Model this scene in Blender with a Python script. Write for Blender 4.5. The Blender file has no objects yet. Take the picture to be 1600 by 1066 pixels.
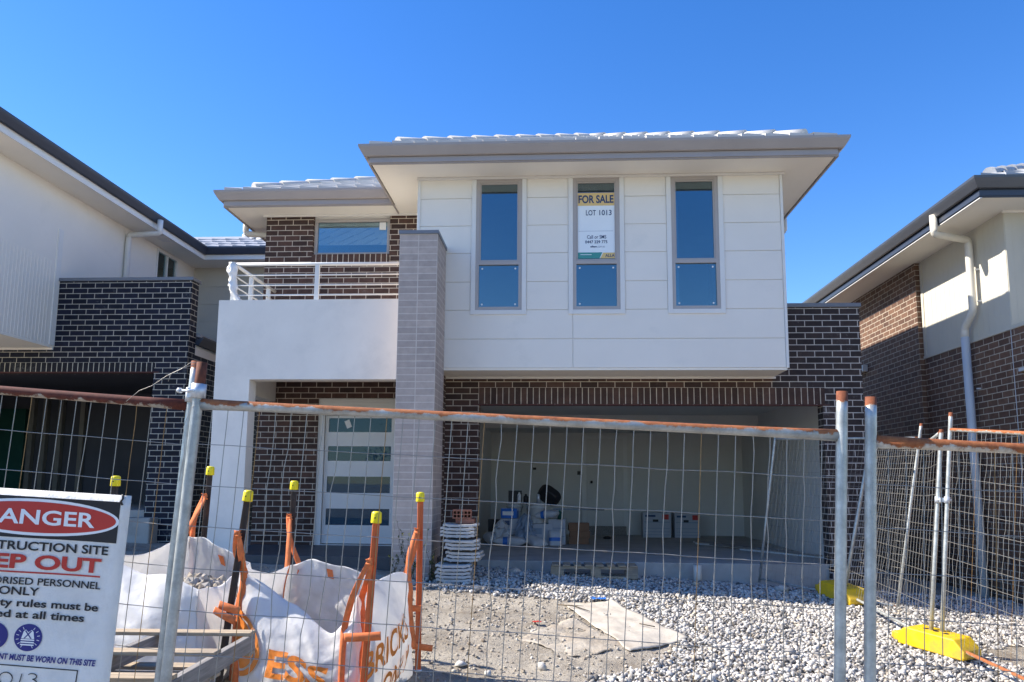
import bpy, bmesh, math, random
import numpy as np
from mathutils import Vector, Matrix, noise as mnoise

R = math.radians
random.seed(7)
rng = np.random.default_rng(11)
scene = bpy.context.scene
COL = scene.collection

# ------------------------------------------------------------------ camera
cd = bpy.data.cameras.new('camera')
cam = bpy.data.objects.new('camera', cd)
COL.objects.link(cam)
cd.sensor_width = 36.0
cd.lens = 27.0
cd.shift_y = 67.0 / 1600.0
cd.clip_start = 0.05
cd.clip_end = 3000
def cam_matrix(p, y, r):
    cx, sx, cy, sy, cr, sr = math.cos(p), math.sin(p), math.cos(y), math.sin(y), math.cos(r), math.sin(r)
    Ry = Matrix(((cy, -sy, 0), (sy, cy, 0), (0, 0, 1)))
    B = Matrix(((1, 0, 0), (0, 0, -1), (0, 1, 0)))
    Rx = Matrix(((1, 0, 0), (0, cx, sx), (0, -sx, cx)))
    Rr = Matrix(((cr, -sr, 0), (sr, cr, 0), (0, 0, 1)))
    M = Rr @ Rx @ B @ Ry
    return Matrix((M[0], -M[1], -M[2])).transposed().to_4x4()
cam.matrix_world = cam_matrix(R(7.41), R(-3.496), R(0.444))
scene.camera = cam

# ------------------------------------------------------------------ sky, sun, exposure
SUN = Vector((-1.0, 0.035, 0.87)).normalized()
elev = math.asin(SUN.z)
world = bpy.data.worlds.new('World')
scene.world = world
world.use_nodes = True
wn = world.node_tree.nodes
sky = wn.new('ShaderNodeTexSky')
sky.sky_type = 'NISHITA'
sky.sun_disc = False
sky.sun_elevation = elev
sky.sun_rotation = math.atan2(SUN.x, SUN.y)
sky.altitude = 0
sky.air_density = 1.0
sky.dust_density = 0.1
sky.ozone_density = 2.5
hs = wn.new('ShaderNodeHueSaturation')
hs.inputs['Saturation'].default_value = 1.34
hs.inputs['Hue'].default_value = 0.512
hs.inputs['Value'].default_value = 0.82
world.node_tree.links.new(sky.outputs[0], hs.inputs['Color'])
world.node_tree.links.new(hs.outputs[0], wn['Background'].inputs[0])
wn['Background'].inputs[1].default_value = 0.15
sl = bpy.data.lights.new('sun', 'SUN')
sl.energy = 4.7
sl.angle = R(0.5)
sl.color = (1.0, 0.93, 0.82)
sun = bpy.data.objects.new('sun', sl)
COL.objects.link(sun)
sun.rotation_euler = SUN.to_track_quat('Z', 'Y').to_euler()
sun.location = (-30, 0, 30)
scene.view_settings.view_transform = 'Standard'
scene.view_settings.look = 'None'
scene.view_settings.gamma = 1.0
scene.view_settings.exposure = 1.08
scene.view_settings.use_curve_mapping = False

# ------------------------------------------------------------------ materials
def new_mat(name):
    m = bpy.data.materials.new(name)
    m.use_nodes = True
    return m, m.node_tree, m.node_tree.nodes['Principled BSDF']

def setc(sock, c):
    sock.default_value = (c[0], c[1], c[2], 1)

def mix_rgb(nt, fac, a, b, mode='MIX'):
    n = nt.nodes.new('ShaderNodeMix')
    n.data_type = 'RGBA'
    n.blend_type = mode
    for s, v in ((n.inputs[0], fac), (n.inputs[6], a), (n.inputs[7], b)):
        if hasattr(v, 'is_linked'):
            nt.links.new(v, s)
        elif isinstance(v, (int, float)):
            s.default_value = v
        else:
            setc(s, v)
    return n.outputs[2]

def noise_tex(nt, scale, detail=4, rough=0.55, vec=None, dims='3D'):
    n = nt.nodes.new('ShaderNodeTexNoise')
    n.inputs['Scale'].default_value = scale
    n.inputs['Detail'].default_value = detail
    n.inputs['Roughness'].default_value = rough
    if vec is None:
        tc = nt.nodes.new('ShaderNodeTexCoord')
        vec = tc.outputs['Object']
    nt.links.new(vec, n.inputs['Vector'])
    return n.outputs['Fac']

def ramp(nt, fac, stops):
    n = nt.nodes.new('ShaderNodeValToRGB')
    cr = n.color_ramp
    while len(cr.elements) < len(stops):
        cr.elements.new(0.5)
    for e, (p, c) in zip(cr.elements, stops):
        e.position = p
        e.color = (c, c, c, 1) if isinstance(c, (int, float)) else (c[0], c[1], c[2], 1)
    nt.links.new(fac, n.inputs[0])
    return n.outputs[0]

def math_n(nt, op, a, b=0.0):
    n = nt.nodes.new('ShaderNodeMath')
    n.operation = op
    for s, v in ((n.inputs[0], a), (n.inputs[1], b)):
        if hasattr(v, 'is_linked'):
            nt.links.new(v, s)
        else:
            s.default_value = v
    return n.outputs[0]

def bump(nt, bsdf, h, strength, dist=0.01):
    b = nt.nodes.new('ShaderNodeBump')
    b.inputs['Strength'].default_value = strength
    b.inputs['Distance'].default_value = dist
    nt.links.new(h, b.inputs['Height'])
    nt.links.new(b.outputs[0], bsdf.inputs['Normal'])

def mat(name, col, rough=0.6, metal=0.0, var=0.08, vscale=3.0, bstr=0.0, bscale=60.0, bdist=0.004, spec=0.4,
        stain=None, stretch=None):
    m, nt, p = new_mat(name)
    vec = None
    if stretch:
        tc = nt.nodes.new('ShaderNodeTexCoord')
        mp = nt.nodes.new('ShaderNodeMapping')
        mp.inputs['Scale'].default_value = stretch
        nt.links.new(tc.outputs['Object'], mp.inputs[0])
        vec = mp.outputs[0]
    f = noise_tex(nt, vscale, 6, 0.6, vec)
    f = ramp(nt, f, [(0.3, 0.0), (0.7, 1.0)])
    lo = [max(0, c * (1 - var)) for c in col]
    hi = [min(1, c * (1 + var)) for c in col]
    c = mix_rgb(nt, f, lo, hi)
    if stain:
        scol, ssc, lo_t, hi_t = stain
        s = noise_tex(nt, ssc, 7, 0.65)
        s = ramp(nt, s, [(lo_t, 0.0), (hi_t, 1.0)])
        c = mix_rgb(nt, s, c, scol)
    nt.links.new(c, p.inputs['Base Color'])
    p.inputs['Roughness'].default_value = rough
    p.inputs['Metallic'].default_value = metal
    p.inputs['Specular IOR Level'].default_value = spec
    if bstr:
        bump(nt, p, noise_tex(nt, bscale, 5, 0.6, vec), bstr, bdist)
    return m

def brick_mat(name, ca, cb, mortar, w=0.24, h=0.086, ms=0.0062, offset=0.5, rough=0.75, splash=0.0, var=0.35, bstr=0.6, spec=0.3,
              splash_col=(0.45, 0.44, 0.42)):
    m, nt, p = new_mat(name)
    tc = nt.nodes.new('ShaderNodeTexCoord')
    # slight waviness so courses are not ruler-straight
    b = nt.nodes.new('ShaderNodeTexBrick')
    b.offset = offset
    b.squash = 1.0
    nt.links.new(tc.outputs['UV'], b.inputs['Vector'])
    setc(b.inputs['Color1'], ca)
    setc(b.inputs['Color2'], cb)
    setc(b.inputs['Mortar'], mortar)
    b.inputs['Scale'].default_value = 1.0
    b.inputs['Mortar Size'].default_value = ms
    b.inputs['Mortar Smooth'].default_value = 0.15
    b.inputs['Brick Width'].default_value = w
    b.inputs['Row Height'].default_value = h
    b.inputs['Bias'].default_value = 0.0
    n1 = ramp(nt, noise_tex(nt, 9, 6, 0.65, tc.outputs['UV']), [(0.25, 1 - var), (0.75, 1 + var * 0.6)])
    c = mix_rgb(nt, 1.0, b.outputs['Color'], n1, 'MULTIPLY')
    if splash:
        s = noise_tex(nt, 2.3, 8, 0.72, tc.outputs['UV'])
        s2 = noise_tex(nt, 35, 3, 0.6, tc.outputs['UV'])
        s = math_n(nt, 'ADD', s, math_n(nt, 'MULTIPLY', s2, 0.25))
        s = ramp(nt, s, [(0.72, 0.0), (0.95, splash)])
        c = mix_rgb(nt, s, c, splash_col)
    nt.links.new(c, p.inputs['Base Color'])
    p.inputs['Roughness'].default_value = rough
    p.inputs['Specular IOR Level'].default_value = spec
    hgt = math_n(nt, 'ADD', math_n(nt, 'MULTIPLY', math_n(nt, 'SUBTRACT', 1.0, b.outputs['Fac']), 1.0),
                 math_n(nt, 'MULTIPLY', noise_tex(nt, 80, 4, 0.6, tc.outputs['UV']), 0.25))
    bump(nt, p, hgt, bstr, 0.006)
    return m

def rust_mat(name, amount=0.5, top=0.35, tip=0.0, rust=(0.30, 0.085, 0.022), dark=(0.09, 0.022, 0.012), galv=(0.43, 0.44, 0.43)):
    """galvanised tube with rust; tube UV: u = metres along, v = turn around (0.25 = top)"""
    m, nt, p = new_mat(name)
    tc = nt.nodes.new('ShaderNodeTexCoord')
    sep = nt.nodes.new('ShaderNodeSeparateXYZ')
    nt.links.new(tc.outputs['UV'], sep.inputs[0])
    n = noise_tex(nt, 9, 7, 0.7)
    n2 = noise_tex(nt, 45, 5, 0.7)
    ang = math_n(nt, 'MULTIPLY', math_n(nt, 'SUBTRACT', sep.outputs[1], 0.25), 2 * math.pi)
    up = math_n(nt, 'MULTIPLY', math_n(nt, 'COSINE', ang), top)
    f = math_n(nt, 'ADD', math_n(nt, 'ADD', n, math_n(nt, 'MULTIPLY', n2, 0.22)), up)
    if tip:
        d = math_n(nt, 'SUBTRACT', tip, sep.outputs[0])
        d = math_n(nt, 'MULTIPLY', d, 14.0)
        d = math_n(nt, 'MINIMUM', math_n(nt, 'MAXIMUM', d, -0.6), 0.9)
        f = math_n(nt, 'ADD', f, d)
    t = 1.08 - amount
    msk = ramp(nt, f, [(max(0, min(t - 0.03, .97)), 0.0), (min(t + 0.03, 1.0), 1.0)])
    edge = ramp(nt, f, [(max(0, min(t - 0.16, .95)), 0.0), (min(t, 1.0), 0.55)])
    g = mix_rgb(nt, ramp(nt, noise_tex(nt, 14, 6, 0.7), [(0.35, 0.0), (0.7, 1.0)]), [c * 0.7 for c in galv], [min(1, c * 1.25) for c in galv])
    g = mix_rgb(nt, edge, g, (0.34, 0.24, 0.13))
    r = mix_rgb(nt, ramp(nt, n2, [(0.3, 0.0), (0.7, 1.0)]), dark, rust)
    c = mix_rgb(nt, msk, g, r)
    nt.links.new(c, p.inputs['Base Color'])
    nt.links.new(mix_rgb(nt, msk, (0.45, 0.45, 0.45), (0.0, 0.0, 0.0)), p.inputs['Metallic'])
    nt.links.new(mix_rgb(nt, msk, (0.42, 0.42, 0.42), (0.85, 0.85, 0.85)), p.inputs['Roughness'])
    bump(nt, p, n2, 0.25, 0.002)
    return m

def glass_mat(name, tint=(0.70, 0.85, 0.88), ior=2.25, diffuse_col=None, diffuse_amt=0.0):
    m, nt, p = new_mat(name)
    nt.nodes.remove(p)
    out = nt.nodes['Material Output']
    tr = nt.nodes.new('ShaderNodeBsdfTransparent'); setc(tr.inputs[0], tint)
    gl = nt.nodes.new('ShaderNodeBsdfGlossy'); gl.inputs['Roughness'].default_value = 0.015
    setc(gl.inputs[0], (0.8, 0.95, 1.0))
    fr = nt.nodes.new('ShaderNodeFresnel'); fr.inputs[0].default_value = ior
    mx = nt.nodes.new('ShaderNodeMixShader')
    nt.links.new(fr.outputs[0], mx.inputs[0])
    src = tr.outputs[0]
    if diffuse_col:    # even diffuse colour mixed into the glass
        df = nt.nodes.new('ShaderNodeBsdfDiffuse'); setc(df.inputs[0], diffuse_col)
        m2 = nt.nodes.new('ShaderNodeMixShader'); m2.inputs[0].default_value = diffuse_amt
        nt.links.new(tr.outputs[0], m2.inputs[1]); nt.links.new(df.outputs[0], m2.inputs[2]); src = m2.outputs[0]
    bp = nt.nodes.new('ShaderNodeBump'); bp.inputs['Strength'].default_value = .035; bp.inputs['Distance'].default_value = .01
    nt.links.new(noise_tex(nt, 2.6, 2, .4), bp.inputs['Height']); nt.links.new(bp.outputs[0], gl.inputs['Normal'])
    nt.links.new(src, mx.inputs[1])
    nt.links.new(gl.outputs[0], mx.inputs[2])
    nt.links.new(mx.outputs[0], out.inputs[0])
    return m

def cloth_mat(name, col=(0.90, 0.885, 0.87), trans=0.42):
    m, nt, p = new_mat(name)
    out = nt.nodes['Material Output']
    tc = nt.nodes.new('ShaderNodeTexCoord')
    f = ramp(nt, noise_tex(nt, 5, 6, 0.65), [(0.3, 0.0), (0.75, 1.0)])
    c = mix_rgb(nt, f, [x * 0.86 for x in col], col)
    dirt = ramp(nt, noise_tex(nt, 2.1, 7, 0.7), [(0.55, 0.0), (0.8, 0.45)])
    c = mix_rgb(nt, dirt, c, (0.5, 0.44, 0.37))
    nt.links.new(c, p.inputs['Base Color'])
    p.inputs['Roughness'].default_value = 0.55
    p.inputs['Specular IOR Level'].default_value = 0.3
    wv = nt.nodes.new('ShaderNodeTexWave'); wv.inputs['Scale'].default_value = 60
    nt.links.new(tc.outputs['UV'], wv.inputs[0])
    h = math_n(nt, 'ADD', math_n(nt, 'MULTIPLY', noise_tex(nt, 15, 7, 0.62), 1.3), math_n(nt, 'MULTIPLY', wv.outputs['Fac'], 0.06))
    bump(nt, p, h, 0.32, 0.015)
    tl = nt.nodes.new('ShaderNodeBsdfTranslucent'); nt.links.new(c, tl.inputs[0])
    mx = nt.nodes.new('ShaderNodeMixShader'); mx.inputs[0].default_value = trans
    nt.links.new(p.outputs[0], mx.inputs[1]); nt.links.new(tl.outputs[0], mx.inputs[2])
    nt.links.new(mx.outputs[0], out.inputs[0])
    return m

def tint_mat(name, stops, rough=0.9, bstr=0.4, bscale=40):
    """per-piece tint held in uv.x"""
    m, nt, p = new_mat(name)
    tc = nt.nodes.new('ShaderNodeTexCoord')
    sep = nt.nodes.new('ShaderNodeSeparateXYZ')
    nt.links.new(tc.outputs['UV'], sep.inputs[0])
    c = ramp(nt, sep.outputs[0], stops)
    n = ramp(nt, noise_tex(nt, 30, 5, 0.6), [(0.3, 0.8), (0.7, 1.1)])
    c = mix_rgb(nt, 1.0, c, n, 'MULTIPLY')
    nt.links.new(c, p.inputs['Base Color'])
    p.inputs['Roughness'].default_value = rough
    p.inputs['Specular IOR Level'].default_value = 0.25
    bump(nt, p, noise_tex(nt, bscale, 4, 0.6), bstr, 0.006)
    return m

M = {}
M['cladding'] = mat('white_cladding', (0.80, 0.76, 0.695), 0.55, var=0.03, vscale=1.2, bstr=0.08, bscale=160, stain=((0.6, 0.59, 0.55), 1.1, 0.6, 0.95))
M['trim'] = mat('white_trim', (0.74, 0.73, 0.70), 0.5, var=0.03)
M['render'] = mat('white_render', (0.79, 0.755, 0.70), 0.8, var=0.05, vscale=1.5, bstr=0.3, bscale=110, bdist=0.004, stain=((0.63, 0.61, 0.57), 1.6, 0.48, 0.85))
M['soffit'] = mat('cream_soffit', (0.86, 0.82, 0.74), 0.7, var=0.03, vscale=1.0)
M['fascia'] = mat('taupe_metal', (0.36, 0.325, 0.31), 0.42, var=0.05, vscale=2.0)
M['frame'] = mat('taupe_window_frame', (0.42, 0.385, 0.37), 0.4, var=0.03)
M['cap'] = mat('grey_capping', (0.17, 0.185, 0.215), 0.45, var=0.06)
M['brick'] = brick_mat('brown_brick', (0.105, 0.056, 0.043), (0.046, 0.027, 0.023), (0.56, 0.48, 0.40), splash=0.25)
M['brick_stained'] = brick_mat('brown_brick_stained', (0.060, 0.044, 0.042), (0.034, 0.027, 0.028), (0.56, 0.52, 0.48), splash=0.5)
M['soldier'] = brick_mat('soldier_brick', (0.100, 0.055, 0.043), (0.050, 0.030, 0.026), (0.56, 0.48, 0.40), w=0.086, h=0.24, offset=0.0, splash=0.2)
M['brick_navy'] = brick_mat('blue_black_brick', (0.014, 0.017, 0.036), (0.006, 0.008, 0.018), (0.48, 0.45, 0.39), rough=0.62, splash=0.45, spec=0.22)
M['rowlock_navy'] = brick_mat('blue_black_rowlock', (0.016, 0.017, 0.026), (0.011, 0.012, 0.02), (0.60, 0.56, 0.47), w=0.086, h=0.2, offset=0.0, rough=0.62, splash=0.35, spec=0.22)
M['brick_right'] = brick_mat('chocolate_brick', (0.19, 0.105, 0.068), (0.11, 0.060, 0.042), (0.52, 0.45, 0.36), splash=0.15)
M['block'] = brick_mat('grey_block', (0.50, 0.415, 0.365), (0.40, 0.335, 0.30), (0.60, 0.53, 0.47), w=0.2425, h=0.086, ms=0.006, offset=0.0, var=0.16, bstr=0.35, splash=0.2)
M['tile'] = mat('pale_roof_tile', (0.55, 0.53, 0.50), 0.6, var=0.08, vscale=5)
M['tile_grey'] = mat('grey_roof_tile', (0.36, 0.37, 0.39), 0.55, var=0.12, vscale=5)
M['navy'] = mat('charcoal_metal', (0.045, 0.055, 0.078), 0.38, var=0.05)
M['gutter_dark'] = mat('charcoal_gutter', (0.062, 0.068, 0.082), 0.34, var=0.05, spec=0.6)
M['dpipe'] = mat('cream_pipe', (0.66, 0.62, 0.54), 0.5, var=0.03)
M['dpipe_grey'] = mat('pale_pipe', (0.55, 0.56, 0.57), 0.4, var=0.05)
M['greige'] = mat('greige_cladding', (0.56, 0.53, 0.45), 0.65, var=0.03)
M['door'] = mat('white_door_paint', (0.74, 0.745, 0.74), 0.4, var=0.02)
M['glass'] = glass_mat('window_glass')
M['glass_dark'] = glass_mat('door_glass', (0.55, 0.75, 0.85), 1.42, (0.022, 0.085, 0.15), .7)
M['plaster'] = mat('pale_plasterboard', (0.70, 0.70, 0.68), 0.85, var=0.04, vscale=1.5)
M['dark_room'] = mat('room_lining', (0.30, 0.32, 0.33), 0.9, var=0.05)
M['slab'] = mat('concrete_slab', (0.40, 0.385, 0.36), 0.85, var=0.12, vscale=3, bstr=0.2, bscale=50, stain=((0.30, 0.27, 0.23), 2.0, 0.5, 0.75))
M['porch'] = mat('dark_porch_slab', (0.075, 0.075, 0.08), 0.55, var=0.2, vscale=4)
M['steel_red'] = mat('red_oxide_lintel', (0.10, 0.035, 0.03), 0.7, var=0.2)
M['rail_rust_top'] = rust_mat('galvanised_rail_rusty_top', 0.385, 0.27, rust=(0.42, 0.15, 0.05), dark=(0.20, 0.055, 0.02))
M['rail_rust_full'] = rust_mat('galvanised_rail_heavy_rust', 0.60, 0.16, rust=(0.15, 0.035, 0.018), dark=(0.06, 0.014, 0.010))
M['rail_rust_orange'] = rust_mat('galvanised_rail_orange_rust', 0.52, 0.20, rust=(0.40, 0.14, 0.045), dark=(0.22, 0.06, 0.02), galv=(0.6, 0.6, 0.58))
M['post'] = rust_mat('galvanised_post', 0.16, 0.0, tip=0.055, rust=(0.26, 0.08, 0.03), dark=(0.13, 0.035, 0.015), galv=(0.46, 0.475, 0.46))
M['post_rusty'] = rust_mat('galvanised_post_rusty', 0.40, 0.0, tip=0.10, rust=(0.19, 0.055, 0.025), dark=(0.09, 0.025, 0.012))
M['wire'] = mat('galvanised_wire', (0.30, 0.285, 0.26), 0.42, metal=0.3, var=0.15, vscale=20)
M['wire_rust'] = mat('rusty_wire', (0.32, 0.19, 0.075), 0.7, metal=0.1, var=0.3, vscale=30)
M['clamp'] = mat('galvanised_clamp', (0.55, 0.58, 0.62), 0.45, metal=0.5, var=0.1)
M['yellow'] = mat('yellow_plastic', (0.78, 0.50, 0.010), 0.45, var=0.10, vscale=4, stain=((0.36, 0.25, 0.08), 5.0, 0.45, 0.8))
M['cap_yellow'] = mat('yellow_cap_plastic', (0.85, 0.68, 0.015), 0.35, var=0.05)
M['picket_dark'] = mat('black_steel_picket', (0.035, 0.025, 0.02), 0.6, var=0.35, vscale=15, stain=((0.10, 0.05, 0.03), 8, 0.5, 0.8))
M['picket_orange'] = mat('orange_steel_picket', (0.60, 0.13, 0.035), 0.5, var=0.15, vscale=12, stain=((0.30, 0.09, 0.04), 9, 0.6, 0.85))
M['strap'] = mat('orange_webbing', (0.74, 0.20, 0.065), 0.85, var=0.2, vscale=20, bstr=0.3, bscale=150, bdist=0.002)
M['bag'] = cloth_mat('white_woven_bag')
M['print'] = mat('orange_print', (0.74, 0.22, 0.03), 0.6, var=0.10, vscale=8)
M['timber'] = mat('weathered_timber', (0.40, 0.31, 0.21), 0.85, var=0.35, vscale=4, bstr=0.4, bscale=12, bdist=0.004, stretch=(1, 14, 14), stain=((0.22, 0.19, 0.16), 3, 0.5, 0.8))
M['timber_grey'] = mat('grey_timber', (0.25, 0.23, 0.21), 0.85, var=0.35, vscale=4, bstr=0.4, bscale=12, bdist=0.004, stretch=(14, 1, 14))
M['sign_white'] = cloth_mat('sign_board_white', (0.92, 0.89, 0.84), 0.12)
M['ink_black'] = mat('black_ink', (0.012, 0.012, 0.016), 0.5, var=0.05)
M['ink_red'] = mat('red_ink', (0.52, 0.035, 0.025), 0.5, var=0.05)
M['ink_blue'] = mat('blue_ink', (0.020, 0.022, 0.19), 0.5, var=0.05)
M['ink_white'] = mat('white_ink', (0.84, 0.84, 0.84), 0.5, var=0.03)
M['ink_navy'] = mat('navy_ink', (0.025, 0.06, 0.15), 0.5, var=0.03)
M['ink_grey'] = mat('grey_ink', (0.25, 0.32, 0.42), 0.5, var=0.03)
M['ink_gold'] = mat('gold_ink', (0.72, 0.52, 0.22), 0.5, var=0.03)
M['ink_teal'] = mat('teal_ink', (0.06, 0.30, 0.28), 0.5, var=0.03)
M['poster'] = mat('poster_paper', (0.80, 0.86, 0.90), 0.5, var=0.02)
M['paper'] = mat('white_paper', (0.8, 0.8, 0.8), 0.6, var=0.02)
M['blue_plastic'] = mat('blue_plastic', (0.03, 0.16, 0.55), 0.4, var=0.1)
M['red_plastic'] = mat('red_plastic', (0.45, 0.05, 0.04), 0.4, var=0.1)
M['green_board'] = mat('green_board', (0.012, 0.075, 0.06), 0.7, var=0.1)
M['carton'] = mat('brown_carton', (0.24, 0.13, 0.075), 0.85, var=0.15)
M['carton_white'] = mat('white_carton', (0.48, 0.50, 0.54), 0.7, var=0.06)
M['sack'] = mat('pale_sack', (0.55, 0.57, 0.60), 0.6, var=0.12, vscale=6, bstr=0.3, bscale=14, bdist=0.01)
M['bucket'] = mat('white_bucket_plastic', (0.62, 0.63, 0.62), 0.4, var=0.08, stain=((0.35, 0.34, 0.32), 6, 0.5, 0.75))
M['black_plastic'] = mat('black_plastic', (0.02, 0.02, 0.024), 0.45, var=0.2)
M['terracotta'] = mat('terracotta_block', (0.26, 0.11, 0.07), 0.85, var=0.2, vscale=12)
M['stack_tile'] = mat('stacked_roof_tile', (0.46, 0.45, 0.43), 0.8, var=0.14, vscale=8, bstr=0.2, bscale=60)
M['card'] = mat('dusty_cardboard', (0.48, 0.435, 0.37), 0.9, var=0.14, vscale=6, bstr=0.4, bscale=18, bdist=0.01, stain=((0.36, 0.31, 0.25), 4, 0.5, 0.75))
M['leaf'] = mat('weed_leaf', (0.08, 0.105, 0.03), 0.7, var=0.3, vscale=20)
M['flower'] = mat('yellow_flower', (0.6, 0.5, 0.05), 0.6, var=0.1)
M['stem'] = mat('weed_stem', (0.10, 0.075, 0.045), 0.8, var=0.2)
M['stone'] = tint_mat('gravel_stone', [(0.0, (0.09, 0.09, 0.09)), (0.18, (0.27, 0.25, 0.23)), (0.45, (0.48, 0.455, 0.42)), (0.85, (0.64, 0.61, 0.56)), (1.0, (0.52, 0.43, 0.32))])
M['clod'] = tint_mat('dry_clod', [(0.0, (0.22, 0.18, 0.14)), (0.5, (0.38, 0.33, 0.26)), (1.0, (0.50, 0.47, 0.42))])

# ground: dry dirt, greyer under the gravel
def ground_mat():
    m, nt, p = new_mat('dry_dirt')
    a = ramp(nt, noise_tex(nt, 1.6, 9, 0.7), [(0.38, 0.0), (0.62, 1.0)])
    b = ramp(nt, noise_tex(nt, 14, 6, 0.7), [(0.3, 0.0), (0.72, 1.0)])
    c = mix_rgb(nt, a, (0.25, 0.205, 0.155), (0.47, 0.42, 0.345))
    c = mix_rgb(nt, math_n(nt, 'MULTIPLY', b, 0.5), c, (0.44, 0.41, 0.36))
    d = ramp(nt, noise_tex(nt, 55, 5, 0.75), [(0.56, 0.0), (0.68, 0.8)])
    c = mix_rgb(nt, d, c, (0.16, 0.13, 0.10))
    nt.links.new(c, p.inputs['Base Color'])
    p.inputs['Roughness'].default_value = 0.95
    p.inputs['Specular IOR Level'].default_value = 0.15
    h = math_n(nt, 'ADD', noise_tex(nt, 22, 8, 0.7), math_n(nt, 'MULTIPLY', noise_tex(nt, 120, 4, 0.7), 0.35))
    bump(nt, p, h, 0.9, 0.04)
    return m
M['dirt'] = ground_mat()
M['grass'] = mat('added_grass', (0.022, 0.030, 0.012), .9, var=.3, vscale=5)
M['asphalt'] = mat('asphalt', (0.05, 0.05, 0.052), 0.9, var=.2, vscale=6, bstr=.4, bscale=80)
M['tree_leaf'] = mat('tree_leaf', (0.035, 0.05, 0.025), 0.7, var=.3, vscale=2)
M['bark'] = mat('tree_bark', (0.10, 0.075, 0.055), 0.9, var=.3, vscale=6)
M['dusty_card'] = mat('dirt_covered_cardboard', (0.42, 0.375, 0.31), .95, var=.12, vscale=5, bstr=.6, bscale=30, bdist=.02, stain=((.33, .28, .22), 3, .4, .6))

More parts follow.
